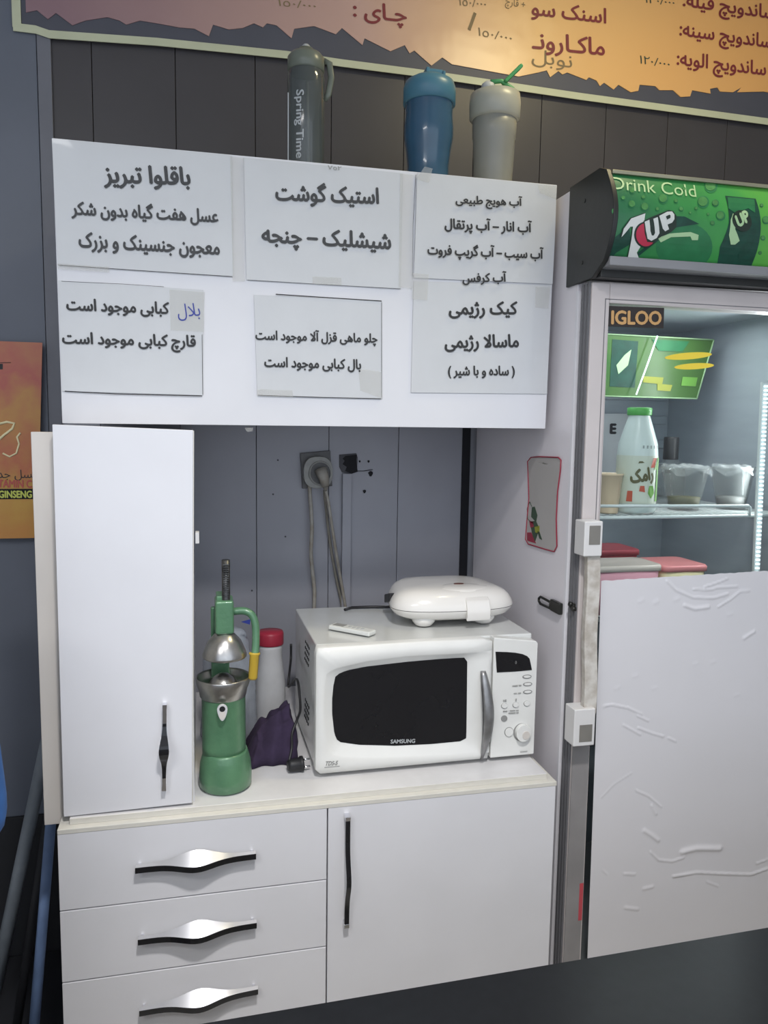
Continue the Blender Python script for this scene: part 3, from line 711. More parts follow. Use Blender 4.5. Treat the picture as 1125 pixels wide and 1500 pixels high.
# clear shaker
top = PY(724, 118, YBt).z; cx = PY(724, 190, YBt).x; H = top-ZT; r = wpx(60, 722, 200, YBt)/2
b3 = thing('shaker_bottle', 'frosted white shaker bottle with raised green flip cap', 'bottle', (cx, YBt, ZT))
MB().lathe((cx, YBt, ZT), [(0, 0.001), (r*0.82, 0.001), (r*0.86, 0.008), (r*0.96, H*0.50), (r*0.99, H*0.51), (r*1.03, H*0.74)], 40).build('body', M['clearshaker'], b3)
MB().lathe((cx, YBt, ZT), [(r*1.02, H*0.66), (r*1.15, H*0.68), (r*1.17, H*0.80), (r*1.12, H*0.875), (r*0.92, H*0.89), (0, H*0.90)], 40).build('screw_lid', M['shakercap'], b3)
MB().lathe((cx-r*0.35, YBt, ZT), [(r*0.34, H*0.895), (r*0.30, H*0.96), (r*0.15, H*0.985), (0, H*0.986)], 20).build('spout', M['print'], b3)
MB().tube([(cx-r*0.3, YBt-0.01, ZT+H*0.97), (cx+r*0.2, YBt-0.012, ZT+H*0.985), (cx+r*0.75, YBt-0.012, ZT+H*0.93), (cx+r*0.85, YBt-0.01, ZT+H*0.90)], 0.006, 8).build('flap_loop', M['greenflap'], b3)
e0 = Vector((cx+r*0.3, YBt-0.012, ZT+H*0.97)); e1 = PY(763, 97, YBt-0.02)
dv = (e1-e0).normalized(); sd = dv.cross(Vector((0, 1, 0)))
MB().obox((e0+e1)/2, dv, Vector((0, 1, 0)), sd, (e1-e0).length/2, 0.014, 0.005).build('flip_cap', M['greenflap'], b3, bevel=0.004)

# ================================================================== FRIDGE
XF = 1.185; FX1 = 1.90; FY0 = 0.085
fr = thing('display_fridge', 'tall white glass door drinks fridge with green lit header', 'fridge', (1.5, 0.4, 0))
FT = 2.238
MB().box(XF, XF+0.035, FY0, 0.76, 0.05, FT-0.24+0.24).build('side_panel', M['fridge'], fr, bevel=0.002)
MB().box(FX1-0.035, FX1, FY0, 0.76, 0.05, FT).build('side_panel', M['fridge'], fr, bevel=0.002)
MB().box(XF+0.035, FX1-0.035, 0.72, 0.76, 0.05, FT).build('back_panel', M['inner'], fr)
MB().box(XF+0.035, FX1-0.035, FY0, 0.72, 1.995, FT).build('top_box', M['fridge'], fr)
MB().box(XF+0.035, FX1-0.035, FY0, 0.72, 0.05, 0.20).build('bottom_box', M['frame2'], fr)
MB().box(XF+0.02, FX1-0.02, 0.10, 0.74, 0.0, 0.05).build('plinth', M['black'], fr)
MB().box(XF+0.035, XF+0.040, FY0+.01, 0.72, 0.20, 1.995).box(FX1-0.040, FX1-0.035, FY0+.01, 0.72, 0.20, 1.995).box(XF+0.04, FX1-0.04, FY0+.01, 0.72, 1.985, 1.994).build('inner_liner', M['inner'], fr)
MB().box(XF-0.0015, XF+0.010, FY0-0.006, FY0+0.004, 0.06, 1.99).build('edge_strip', M['fridgeedge'], fr)
# ribs on inner back
for z in (1.44, 1.52, 1.60, 1.68, 1.76, 1.84):
    MB().box(XF+0.05, FX1-0.05, 0.708, 0.722, z, z+0.03).build('inner_rib', M['inner'], fr, bevel=0.005)
# door: gasket, frame, glass
DY0, DY1 = 0.020, 0.068
DX0, DX1, DZ0, DZ1 = 1.189, 1.885, 0.12, 2.001
MB().box(DX0-0.001, DX1, DY1, FY0-0.002, DZ0, DZ1).box(DX0-0.0035, DX0+0.004, 0.030, 0.045, DZ0, DZ1).box(DX0-0.0035, DX0+0.004, 0.052, 0.062, DZ0, DZ1) if False else None
door = MB().box(DX0, DX0+0.046, DY0, DY1, DZ0, DZ1).box(DX1-0.046, DX1, DY0, DY1, DZ0, DZ1).box(DX0+0.046, DX1-0.046, DY0, DY1, DZ1-0.046, DZ1).box(DX0+0.046, DX1-0.046, DY0, DY1, DZ0, DZ0+0.05).build('door_frame', M['frame'], fr, bevel=0.003)
g = MB()
for y0, y1 in ((0.027, 0.034), (0.040, 0.048), (0.056, 0.0655)):
    g.box(DX0-0.0035, DX0+0.001, y0, y1, DZ0, DZ1)
g.box(DX0-0.0015, DX0+0.001, 0.026, DY1, DZ0, DZ1)
g.build('side_trim', M['gasket'], door)
MB().box(DX0+0.004, DX0+0.030, DY1, FY0-0.001, DZ0+0.01, DZ1-0.01).box(DX1-0.03, DX1-0.004, DY1, FY0-0.001, DZ0+0.01, DZ1-0.01).build('gasket', M['gasket'], fr)
# inner bevel line of frame
MB().box(DX0+0.034, DX0+0.0355, DY0-0.0012, DY0+0.001, 1.30, DZ1-0.036).box(DX0+0.034, DX1-0.034, DY0-0.0012, DY0+0.001, DZ1-0.0375, DZ1-0.036).build('frame_groove', M['gasket'], door)
def glassmat():
    m = bpy.data.materials.new('fridge glass'); m.use_nodes = True; nt = m.node_tree; nt.nodes.clear()
    o = nt.nodes.new('ShaderNodeOutputMaterial'); t = nt.nodes.new('ShaderNodeBsdfTransparent'); t.inputs[0].default_value = (0.90, 0.93, 0.93, 1)
    g = nt.nodes.new('ShaderNodeBsdfGlossy'); g.inputs['Roughness'].default_value = 0.02
    fz = nt.nodes.new('ShaderNodeFresnel'); fz.inputs[0].default_value = 1.45
    n = nt.nodes.new('ShaderNodeTexNoise'); n.inputs['Scale'].default_value = 3.0
    mx = nt.nodes.new('ShaderNodeMixShader'); ge = nt.nodes.new('ShaderNodeNewGeometry'); iv = nt.nodes.new('ShaderNodeMath'); iv.operation = 'SUBTRACT'; iv.inputs[0].default_value = 1.0
    nt.links.new(ge.outputs['Backfacing'], iv.inputs[1]); mu = nt.nodes.new('ShaderNodeMath'); mu.operation = 'MULTIPLY'
    nt.links.new(fz.outputs[0], mu.inputs[0]); nt.links.new(iv.outputs[0], mu.inputs[1]); nt.links.new(mu.outputs[0], mx.inputs[0]); nt.links.new(t.outputs[0], mx.inputs[1]); nt.links.new(g.outputs[0], mx.inputs[2])
    nt.links.new(mx.outputs[0], o.inputs[0]); return m
M['glass'] = glassmat()
MB().box(DX0+0.046, DX1-0.046, 0.034, 0.040, DZ0+0.05, DZ1-0.046).build('glass_pane', M['glass'], door)
# IGLOO badge behind the glass corner
cs = [PY(x, y, 0.026) for x, y in ((893, 448), (973, 451), (972, 481), (892, 478))]
bd = MB().poly(cs, (0, 0.004, 0)).build('badge', M['badge'], door)
bd['label'] = 'dark badge with gold capital letters'
px_text(bd, 'IGLOO', (895, 465), (969, 466), 21, 0.0255, M['gold'], rtl=False, offset=0.02)
# film with wrinkles: one surface with small raised folds
def film():
    tl, tr = PY(881, 851, 0.016), Vector((1.80, 0.016, 1.345)); bl = PY(861, 1410, 0.016); br = Vector((1.80, 0.016, 0.25))
    tr = PY(1125, 836, 0.016) + (PY(1125, 836, 0.016)-tl)*0.28; bl2 = PY(857, 1500, 0.016); br = Vector((tr.x, 0.016, bl2.z))
    folds = []
    def fold(pts, wd=0.004, h=0.0035): folds.append(([PY(x, y, 0.016) for x, y in pts], wd, h))
    fold([(977, 851), (990, 864), (1015, 875), (1045, 876), (1066, 870)]); fold([(1016, 863), (1040, 864), (1055, 860), (1080, 859)], .003)
    fold([(1032, 860), (1055, 852), (1066, 847)], .003); fold([(1052, 889), (1070, 878), (1085, 866), (1098, 865)], .003)
    fold([(1003, 887), (1018, 892), (1038, 889)], .006, .004); fold([(884, 1035), (895, 1032), (920, 1037), (940, 1046)], .003)
    fold([(933, 1048), (950, 1056)], .003); fold([(934, 1066), (955, 1074), (972, 1079)], .003); fold([(913, 1062), (938, 1076)], .003); fold([(979, 1081), (990, 1086)], .003)
    fold([(932, 1158), (950, 1166), (969, 1182)], .003); fold([(881, 1168), (900, 1148), (926, 1132)], .002, .002); fold([(955, 1180), (961, 1192)], .006, .003)
    fold([(944, 1217), (955, 1224), (964, 1231)], .008, .004); fold([(953, 1248), (965, 1260), (985, 1262), (1002, 1256)], .004)
    fold([(1000, 1248), (1020, 1243), (1054, 1243)], .011, .006); fold([(986, 1284), (1020, 1278), (1060, 1280), (1100, 1281), (1125, 1272), (1150, 1268)], .004, .005)
    fold([(1036, 1292), (1052, 1298)], .003); fold([(943, 1302), (956, 1299)], .006, .003); fold([(916, 1330), (934, 1332)], .006, .003); fold([(1108, 1265), (1125, 1259)], .003)
    fold([(914, 1280), (930, 1281)], .004, .003); fold([(883, 1275), (890, 1281)], .003, .002); fold([(1090, 935), (1105, 925)], .006, .003)
    for x, y in ((940, 880), (962, 882), (992, 878), (1070, 900), (960, 1008), (905, 1008), (932, 990), (1020, 972), (1045, 970), (1080, 1018)):
        fold([(x-3, y+1), (x+2, y-1)], .008, .0010)
    nu, nv = 230, 330; m = MB(); vs_ = []
    segs = []
    for pts, wd, h in folds:
        for a_, b_ in zip(pts[:-1], pts[1:]): segs.append((a_.x, a_.z, b_.x-a_.x, b_.z-a_.z, wd*0.62, h*0.8))
    for j in range(nv+1):
        v = j/nv; L_ = tl.lerp(bl2, v); R_ = tr.lerp(br, v)
        for i in range(nu+1):
            u = i/nu; p = L_.lerp(R_, u); d = 0.0
            for ax, az, dx, dz, wd, h in segs:
                qx, qz = p.x-ax, p.z-az
                if abs(qx) > 0.14 or abs(qz) > 0.14: continue
                t = max(0, min(1, (qx*dx+qz*dz)/(dx*dx+dz*dz+1e-12)))
                dd = (qx-t*dx)**2+(qz-t*dz)**2
                if dd < 9*wd*wd: d = max(d, h*math.exp(-dd/(wd*wd)))
            if v == 0: p = p+Vector((0, 0, 0.002*noise.noise(Vector((u*30, 0, 0)))))
            vs_.append(Vector((p.x, 0.0185-0.002-d+0.0006*noise.noise(Vector((p.x*5, p.z*5, 3))), p.z)))
    N = nu+1
    m.add(vs_, [(j*N+i, (j+1)*N+i, (j+1)*N+i+1, j*N+i+1) for j in range(nv) for i in range(nu)], True)
    o = m.build('frosted_film', M['film'], door, fix=False)
    o['label'] = 'wrinkled greyish white film covering the lower glass'
    return o
film()
# lower door cladding on the left stile
a = PY(843, 1095, 0.015)
MB().box(DX0+0.0005, DX0+0.045, DY0-0.0018, DY0+0.001, DZ0+0.05, a.z).build('lower_cladding', M['frame2'], door)
MB().box(DX0+0.036, DX0+0.046, DY0-0.0024, DY0, 0.42, 0.52).build('red_sticker', M['darkred'], door)
# handle
def bracket(px, ins):
    c_ = [PY(x, y, -0.03) for x, y in px]
    x0, x1 = c_[0].x, c_[1].x; z1, z0 = c_[0].z, c_[2].z
    o = MB().box(x0, x1, -0.030, DY0-0.0005, z0, z1).build('handle_bracket', M['bracket'], door, bevel=0.003)
    wd = x1-x0; hh = z1-z0
    MB().box(x0+wd*0.26, x1-wd*0.14, -0.0312, -0.0298, z1-hh*ins[1], z1-hh*ins[0]).build('insert', M['bracketgrey'], o, bevel=0.0005)
    return o
bracket([(857, 764), (884, 764), (884, 815)], (0.12, 0.66)); bracket([(842, 1040), (873, 1040), (868, 1092)], (0.42, 0.88))
t0, t1 = PY(868, 812, -0.012), PY(862, 1045, -0.012); hw = wpx(19, 865, 930, -0.012)/2; xm = (t0.x+t1.x)/2
L = []
for i in range(13):
    t = i/12; z = t0.z+(t1.z-t0.z)*t; x = t0.x+(t1.x-t0.x)*t + 0.002*math.sin(t*PI*3)
    L.append([Vector((x-hw, 0.000, z)), Vector((x-hw, -0.020, z)), Vector((x+hw, -0.020, z)), Vector((x+hw, 0.000, z))])
MB().loft(L, smooth=False, cap0=True, cap1=True).build('handle_bar', M['handleold'], door, bevel=0.003)
# lamp reflections on the glass, put in as flat yellow ovals
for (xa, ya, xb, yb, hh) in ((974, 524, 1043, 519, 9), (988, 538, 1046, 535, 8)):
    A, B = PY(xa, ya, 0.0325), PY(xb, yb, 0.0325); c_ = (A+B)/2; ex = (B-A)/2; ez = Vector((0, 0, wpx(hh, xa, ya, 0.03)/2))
    o = MB().poly([c_+ex*math.cos(2*PI*i/32)+ez*math.sin(2*PI*i/32) for i in range(32)], (0, 0.001, 0)).build('oval_reflection', M['yellowoval'], door)

# header: curved light box
def hprof(z):
    """front surface Y of the header at height z"""
    t = (z-2.03)/(2.225-2.03)
    return -0.035-0.050*math.sin(PI*min(1, max(0, 0.10+0.86*t)))+0.012*(1-t)
HX0, HX1 = 1.190, 1.90
ZH0, ZH1 = 2.045, 2.222
pp = [(hprof(2.035+(2.232-2.035)*i/16)-0.004, 2.035+(2.232-2.035)*i/16) for i in range(17)]
cap = [(FY0+0.05, 2.242), (-0.01, 2.244)] + [(y, z) for y, z in reversed(pp)] + [(0.005, 2.006), (FY0+0.05, 2.006)]
hc = MB().poly([(HX0-0.012, y, z) for y, z in cap], (0.012, 0, 0)).build('header_end_cap', M['blackcap'], fr, bevel=0.002)
MB().poly([(HX1, y, z) for y, z in cap], (0.012, 0, 0)).build('header_end_cap', M['blackcap'], fr, bevel=0.002)
for (zz, yy) in ((2.19, 0.055), (2.05, 0.055)):
    MB().tube([(HX0-0.0135, yy, zz), (HX0-0.012, yy, zz)], 0.005, 12).build('screw', M['latch'], hc)
inner = [(FY0, 2.236), (0.0, 2.238)] + [(y+0.012, z) for y, z in reversed(pp)] + [(0.01, 2.012), (FY0, 2.012)]
MB().poly([(HX0, y, z) for y, z in inner], (HX1-HX0, 0, 0)).build('header_housing', M['headgrey'], fr)
L = []
for i in range(25):
    z = ZH0+(ZH1-ZH0)*i/24; L.append((hprof(z), z))
m = MB(); vs_ = [(x, y, z) for (y, z) in L for x in (HX0+0.001, HX1)]
vs_ += [(x, y+0.004, z) for (y, z) in L for x in (HX0+0.001, HX1)]
n2 = len(L)*2
m.add(vs_, [(2*i, 2*i+1, 2*i+3, 2*i+2) for i in range(24)]+[(n2+2*i+2, n2+2*i+3, n2+2*i+1, n2+2*i) for i in range(24)]+[(0, n2, n2+1, 1), (48, 49, n2+49, n2+48)], True)
hp = m.build('header_print', M['headergreen'], fr, fix=False)
hp['label'] = 'green printed light panel with logo and water drops'
MB().box(HX0, HX1, hprof(ZH1)-0.006, hprof(ZH1)+0.02, ZH1, ZH1+0.008).build('header_top_rail', M['brass'], fr, bevel=0.001)
MB().box(HX0, HX1, hprof(ZH0)-0.006, 0.02, ZH0-0.020, ZH0).build('header_bottom_rail', M['headgrey'], fr, bevel=0.002)
MB().box(HX0, HX1, -0.015, 0.03, 2.006, 2.024).build('header_lip', M['blackcap'], fr, bevel=0.002)
# print pieces lie on the curved face: photograph pixels meet the curved surface
def HP(x, y, lift=0.0):
    Y = -0.07
    for _ in range(6): p = PY(x, y, Y); Y = hprof(p.z)-lift
    return PY(x, y, Y)
def HM(lift):
    def f(p): return Vector((p.x, hprof(p.z)-lift+(p.y+0.0008), p.z))
    return f
def hpoly(pts, m, lift, name, parent=None):
    """polygon on the header: subdivide so that it follows the curve"""
    P = [HP(x, y) for x, y in pts]; flat = [Vector((p.x, 0, p.z)) for p in P]
    bm = bmesh.new(); vv = [bm.verts.new(p) for p in flat]
    tris = tessellate_polygon([flat])
    for t in tris:
        try: bm.faces.new([vv[i] for i in t])
        except ValueError: pass
    for z in [2.05+0.014*i for i in range(13)]:
        bmesh.ops.bisect_plane(bm, geom=bm.verts[:]+bm.edges[:]+bm.faces[:], plane_co=(0, 0, z), plane_no=(0, 0, 1))
    for f in bm.faces:
        f.normal_update()
        if f.normal.y > 0: f.normal_flip()
    pw = parent_world(parent or hp)
    for v in bm.verts: v.co = Vector((v.co.x, hprof(v.co.z)-lift, v.co.z))-pw
    me = bpy.data.meshes.new(name); bm.to_mesh(me); bm.free(); me.materials.append(m)
    o = bpy.data.objects.new(name, me); link(o, parent or hp); return o
def H2(x, y): return (880+x/4.592, 240+y/4.594)   # crop of the header in the photograph
def hell(cx_, cy_, rx, ry, n=28, rot=0): return [H2(cx_+rx*math.cos(2*PI*i/n)*math.cos(rot)-ry*math.sin(2*PI*i/n)*math.sin(rot), cy_+rx*math.cos(2*PI*i/n)*math.sin(rot)+ry*math.sin(2*PI*i/n)*math.cos(rot)) for i in range(n)]
hpoly(hell(560, 560, 190, 165), M['logomid'], 0.0008, 'printed_disc')
hpoly([H2(*q) for q in ((55, 525), (140, 460), (190, 430), (200, 540), (100, 600), (60, 650), (45, 600))], M['logogreen'], 0.0012, 'printed_shape')
hpoly([H2(*q) for q in ((470, 352), (560, 355), (660, 405), (560, 420), (500, 430), (420, 490), (330, 560), (230, 640), (200, 690), (160, 660), (300, 560), (400, 460))], M['logogreen'], 0.0016, 'printed_swoosh')
hpoly([H2(*q) for q in ((380, 500), (460, 470), (600, 460), (655, 480), (650, 515), (610, 515), (600, 490), (470, 495), (400, 530))], M['lettergreen'], 0.0020, 'printed_swoosh')
seven = [(150, 440), (200, 370), (295, 335), (285, 400), (262, 560), (238, 600), (258, 655), (240, 680), (165, 695), (184, 600), (206, 480), (212, 425), (195, 425), (150, 480), (135, 495)]
hpoly([H2(*(q[0]+(q[0]-215)*0.06-4, q[1]+(q[1]-515)*0.03)) for q in seven], M['logoblack'], 0.0024, 'seven_outline')
hpoly([H2(*q) for q in seven], M['logowhite'], 0.0030, 'seven')
hpoly(hell(295, 480, 76, 88), M['logoblack'], 0.0034, 'red_dot_outline'); hpoly(hell(297, 480, 66, 78), M['logored'], 0.0040, 'red_dot')
def uptext(par, t, a, b, h, m, off, lift):
    A, B = HP(*a), HP(*b); A.y = B.y = 0; hh = wpx(h, a[0], a[1], -0.07)
    return lettering(par, t, A, B, hh, m, rtl=False, offset=off, mapf=HM(lift), shear=0.15)
hpoly([H2(*q) for q in ((280, 388), (330, 362), (395, 336), (450, 314), (480, 322), (500, 350), (500, 430), (465, 462), (400, 492), (345, 532), (305, 528), (288, 470))], M['logoblack'], 0.0046, 'letter_shadow')
hpoly([H2(*q) for q in ((286, 394), (318, 380), (325, 455), (334, 486), (348, 486), (356, 468), (350, 405), (344, 374), (374, 362), (382, 420), (386, 470), (368, 502), (332, 522), (306, 508), (295, 455))], M['logowhite'], 0.0054, 'letter_u')
hpoly([H2(*q) for q in ((384, 354), (438, 326), (470, 324), (486, 345), (486, 377), (470, 400), (440, 412), (450, 444), (424, 458), (408, 440), (398, 402))], M['logowhite'], 0.0054, 'letter_p')
hpoly([H2(*q) for q in ((428, 358), (452, 346), (459, 352), (458, 368), (436, 380))], M['logoblack'], 0.0060, 'letter_hole')
uptext(hp, 'Drink Cold', H2(68, 128), H2(642, 185), 19, M['lettergreen'], 0.0, 0.0020)
# glass picture at right
hpoly([H2(*q) for q in ((835, 215), (1040, 235), (1060, 300), (1045, 600), (1010, 690), (780, 680), (800, 560), (860, 400))], M['logogreen'], 0.0010, 'printed_tumbler')
hpoly([H2(*q) for q in ((850, 225), (1030, 240), (1035, 330), (990, 300), (900, 330), (855, 300))], M['logomid'], 0.0016, 'printed_ice')
hpoly([H2(*q) for q in ((885, 335), (905, 345), (900, 440), (930, 520), (900, 545), (870, 545), (858, 480), (870, 380))], M['lettergreen'], 0.0022, 'printed_seven')
hpoly(hell(945, 385, 62, 75, rot=-0.5), M['logoblack'], 0.0026, 'printed_dark_disc')
uptext(hp, 'UP', H2(905, 395), H2(990, 345), 16, M['lettergreen'], 0.03, 0.0034)
hpoly([H2(*q) for q in ((925, 598), (1020, 603), (1015, 645), (920, 640))], M['logogreen'], 0.0022, 'printed_box')
for (x, y, r_) in ((420, 235, 34), (210, 272, 27), (297, 290, 30), (688, 258, 40), (285, 225, 14), (150, 230, 15), (505, 250, 15), (560, 170, 14), (740, 150, 45), (805, 350, 32), (770, 265, 24), (95, 320, 24), (1110, 380, 26), (540, 305, 16), (640, 300, 12), (1080, 280, 12), (380, 305, 14), (720, 340, 10), (212, 180, 22), (600, 330, 10), (750, 400, 16), (1090, 500, 16), (1070, 600, 12)):
    hpoly(hell(x, y, r_, r_*1.05, 18), M['logomid'], 0.0009, 'drop_shade'); hpoly(hell(x-r_*0.12, y-r_*0.1, r_*0.78, r_*0.8, 18), M['dropgreen'], 0.0018, 'water_drop')

# inside the fridge
pn = [PY(x, y, 0.42) for x, y in ((880, 489), (1045, 498), (1020, 584), (876, 580))]
ip = MB().poly(pn, (0, 0.006, 0)).build('inner_print', M['innerprint'], fr)
ip['label'] = 'green printed card behind the glass under the header'
for i in range(4):
    MB().tube([pn[i]+Vector((0, -0.002, 0)), pn[(i+1) % 4]+Vector((0, -0.002, 0))], 0.0022, 6).build('card_rim', M['lettergreen'], ip)
def ipoly(pts, m, name, d=0.001): MB().poly([PY(x, y, 0.42-d) for x, y in pts], (0, 0.0006, 0)).build(name, m, ip)
ipoly([(897, 497), (935, 500), (930, 568), (893, 566)], M['logogreen'], 'printed_tumbler'); ipoly([(903, 535), (915, 520), (925, 512), (920, 535), (906, 548)], M['lettergreen'], 'printed_seven', .002)
ipoly([(943, 551), (972, 553), (970, 563), (942, 560)], M['stickyel'], 'printed_lime', .002); ipoly([(963, 562), (985, 564), (982, 573), (963, 572)], M['stickyel'], 'printed_lime', .002)
ipoly([(1000, 552), (1022, 553), (1019, 566), (998, 565)], M['labelgreen'], 'printed_lime', .002); ipoly([(955, 497), (1010, 500), (1000, 515), (965, 514)], M['logomid'], 'printed_shape', .002)
MB().tube([PY(963, 492, 0.40), PY(948, 535, 0.40), PY(932, 578, 0.40)], 0.0022, 8).build('led_reflection', M['led'], fr)  # LED strip's reflection on the card, added as a glowing tube
# LED strip of separate diodes at the right
m = MB(); m2 = MB()
for i in range(46):
    t = i/45; p = PY(1121-13*t, 566+272*t, 0.10); m.box(p.x-0.005, p.x+0.005, 0.094, 0.0985, p.z-0.0020, p.z+0.0020)
p0, p1 = PY(1121, 560, .099), PY(1108, 842, .099)
m2.poly([p0+Vector((-.008, 0, 0)), p0+Vector((.010, 0, 0)), p1+Vector((.010, 0, 0)), p1+Vector((-.008, 0, 0))], (0, 0.008, 0))
ls = m2.build('light_bar', M['wire'], fr); dd = m.build('diode_row', M['led'], ls); dd['kind'] = 'stuff'
lt = area('fridge_light', (1.78, 0.16, 1.72), 0.04, 0.5, 2.2, (0.95, 0.98, 1.0), (PI/2, 0, PI*0.5)); lt.data.shape = 'RECTANGLE'
lt2 = area('fridge_top_light', (1.5, 0.30, 1.975), 0.5, 0.1, 1.6, (0.95, 0.98, 1.0))
# wire shelf
ZS = PY(1000, 757, 0.12).z
sh = thing('wire_shelf', 'white wire shelf with raised front rail inside fridge', 'shelf', (1.5, 0.4, ZS))
m = MB()
for y in (0.12, 0.66): m.tube([(XF+0.045, y, ZS), (FX1-0.045, y, ZS)], 0.0045, 8)
m.build('frame_wire', M['wire'], sh)
for k in range(30):
    x = XF+0.05+k*0.0207
    MB().tube([(x, 0.12, ZS+0.003), (x, 0.66, ZS+0.003)], 0.0022, 6).build('wire', M['wire'], sh)
ra, rb = PY(878, 741, .115), PY(1099, 741, .115); rc = PY(1102, 757, .115)
MB().tube([Vector((XF+0.045, 0.115, ra.z)), Vector((rb.x-0.006, 0.115, rb.z)), Vector((rb.x, 0.115, rb.z-0.004)), Vector((rb.x+0.001, 0.118, ZS))], 0.0040, 8).build('front_rail', M['wire'], sh)
ZL = PY(960, 905, 0.12).z
sh2 = thing('wire_shelf', 'lower fridge shelf mostly hidden behind the film', 'shelf', (1.5, 0.4, ZL))
m = MB()
for y in (0.12, 0.66): m.tube([(XF+0.045, y, ZL), (FX1-0.045, y, ZL)], 0.0045, 8)
m.build('frame_wire', M['wire'], sh2)
for k in range(30):
    x = XF+0.05+k*0.0207
    MB().tube([(x, 0.12, ZL+0.003), (x, 0.66, ZL+0.003)], 0.0022, 6).build('wire', M['wire'], sh2)
ZS += 0.0055; ZL += 0.0065
# milk bottle
Yk = 0.185
top = PY(937, 597, Yk).z; cx = PY(932, 700, Yk).x; H = top-ZS; r = wpx(52, 932, 700, Yk)/2
mk = thing('milk_bottle', 'white milk bottle with bright green cap and fruit label', 'bottle', (cx, Yk, ZS))
MB().lathe((cx, Yk, ZS), [(0, 0.0), (r*0.90, 0.0), (r, 0.008), (r, H*0.56), (r*0.95, H*0.66), (r*0.62, H*0.86), (r*0.52, H*0.92), (r*0.52, H*0.95)], 36).build('body', M['milk'], mk)
MB().lathe((cx, Yk, ZS), [(r*0.56, H*0.925), (r*0.60, H*0.93), (r*0.60, H*0.995), (r*0.5, H), (0, H)], 30).build('cap', M['greencap'], mk)
MB().lathe((cx, Yk, ZS), [(r*1.008, H*0.10), (r*1.012, H*0.11), (r*1.012, H*0.54), (r*1.008, H*0.55)], 36, cap=False).build('label_sleeve', M['milklabel'], mk)
cm = cylmap(cx, Yk, r*1.02)
def cyl_poly(par, pts, m, name, cm, n=10):
    P = [Vector((cx+a_*r, Yk-r, ZS+b_*H)) for a_, b_ in pts]
    MB().add([cm(p) for p in P], [tuple(range(len(P)))]).build(name, m, par)
lettering(mk, 'رامک', (cx-r*0.85, Yk-r, ZS+H*0.335), (cx+r*0.35, Yk-r, ZS+H*0.375), H*0.17, M['labelbrown'], offset=0.035, mapf=cylmap(cx, Yk, r*1.02))
for pts, mm in (([(0.15, .44), (0.40, .44), (0.55, .53), (0.3, .53)], 'labelred'), ([(0.40, .42), (0.62, .42), (0.6, .50)], 'labelgreen'), ([(0.58, .12), (0.85, .12), (0.85, .53), (0.64, .53)], 'labelgreen'),
                ([(0.05, .20), (0.25, .15), (0.48, .20), (0.35, .27), (0.12, .27)], 'labelgreen'), ([(-0.4, .22), (-0.1, .21), (-0.15, .27), (-0.35, .27)], 'labelred'), ([(-1.0, .12), (-0.7, .12), (-0.7, .22), (-0.95, .22)], 'labelred'), ([(-0.5, .48), (-0.2, .485), (-0.3, .50), (-0.45, .50)], 'labelbrown')):
    cyl_poly(mk, pts, M[mm], 'label_print', cylmap(cx, Yk, r*1.025))
for zz in (0.625, 0.64):
    lettering(mk, '- - - - - -', (cx-r*0.3, Yk-r, ZS+H*zz), (cx+r*0.75, Yk-r, ZS+H*zz), H*0.006, M['black'], rtl=False, offset=0.0, mapf=cylmap(cx, Yk, r*0.97))
def cup(px_c, px_top, wtop, Y, z0, m, name, label, cat='cup', lid=None, tilt=0.0, taper=0.72):
    t_ = PY(px_c, px_top, Y); rr = wpx(wtop, px_c, px_top, Y)/2; Hc = t_.z-z0
    root = thing(name, label, cat, (t_.x, Y, z0)); root.rotation_euler = (0, tilt, 0)
    MB().lathe((t_.x, Y, z0), [(0, 0.0005), (rr*taper, 0.0005), (rr*taper, 0.004), (rr*0.96, Hc*0.94), (rr*1.03, Hc*0.95), (rr*1.03, Hc), (rr*0.97, Hc), (rr*0.92, Hc*0.92), (rr*taper*0.94, 0.006)], 30, cap=False).build('cup_wall', m, root, base=None)
    return root, t_.x, rr, Hc
root, x_, rr, Hc = cup(893, 693, 36, 0.18, ZS, M['creamcup'], 'plastic_cup', 'short cream coloured plastic cup left of the milk bottle', 'cup')
MB().lathe((x_, 0.18, ZS), [(rr*0.9, Hc*0.8), (0, Hc*0.82)], 24).build('filling', M['creamcup'], root)
for q, (pc, wd, lb, yy) in enumerate(((1004, 62, 'clear plastic cup under crumpled cling wrap, beside the bottle', 0.24), (1074, 56, 'clear plastic cup right of the other wrapped cup', 0.24))):
    root, x_, rr, Hc = cup(pc, 684, wd, yy, ZS, M['clear'], 'plastic_cup', lb, 'cup', taper=0.62)
    n_, k_ = 28, 7; vs_ = []; fs_ = []
    for i in range(k_+1):
        for j in range(n_):
            a_ = 2*PI*j/n_; rad = rr*1.05*i/k_
            dz = -0.012*noise.noise(Vector((math.cos(a_)*i*0.6+q*9, math.sin(a_)*i*0.6, q)))
            if i == k_: dz = -0.010-0.018*(0.5+0.5*math.sin(a_*5+q))-0.01*noise.noise(Vector((a_*3, q, 0)))
            vs_.append((x_+rad*math.cos(a_)*(1.04 if i == k_ else 1), yy+rad*math.sin(a_), ZS+Hc+0.004+dz+0.006*(1-i/k_)*noise.noise(Vector((j*.7, i*.9, q)))))
    for i in range(k_):
        for j in range(n_): fs_.append((i*n_+j, i*n_+(j+1) % n_, (i+1)*n_+(j+1) % n_, (i+1)*n_+j))
    MB().add(vs_, fs_, True).build('cling_wrap', M['wrap'], root)
    MB().lathe((x_, yy, ZS), [(rr*0.58, 0.01), (rr*0.66, Hc*0.30), (0, Hc*0.31)], 24).build('contents', M['labelbrown' if q == 0 else 'smudge'], root)
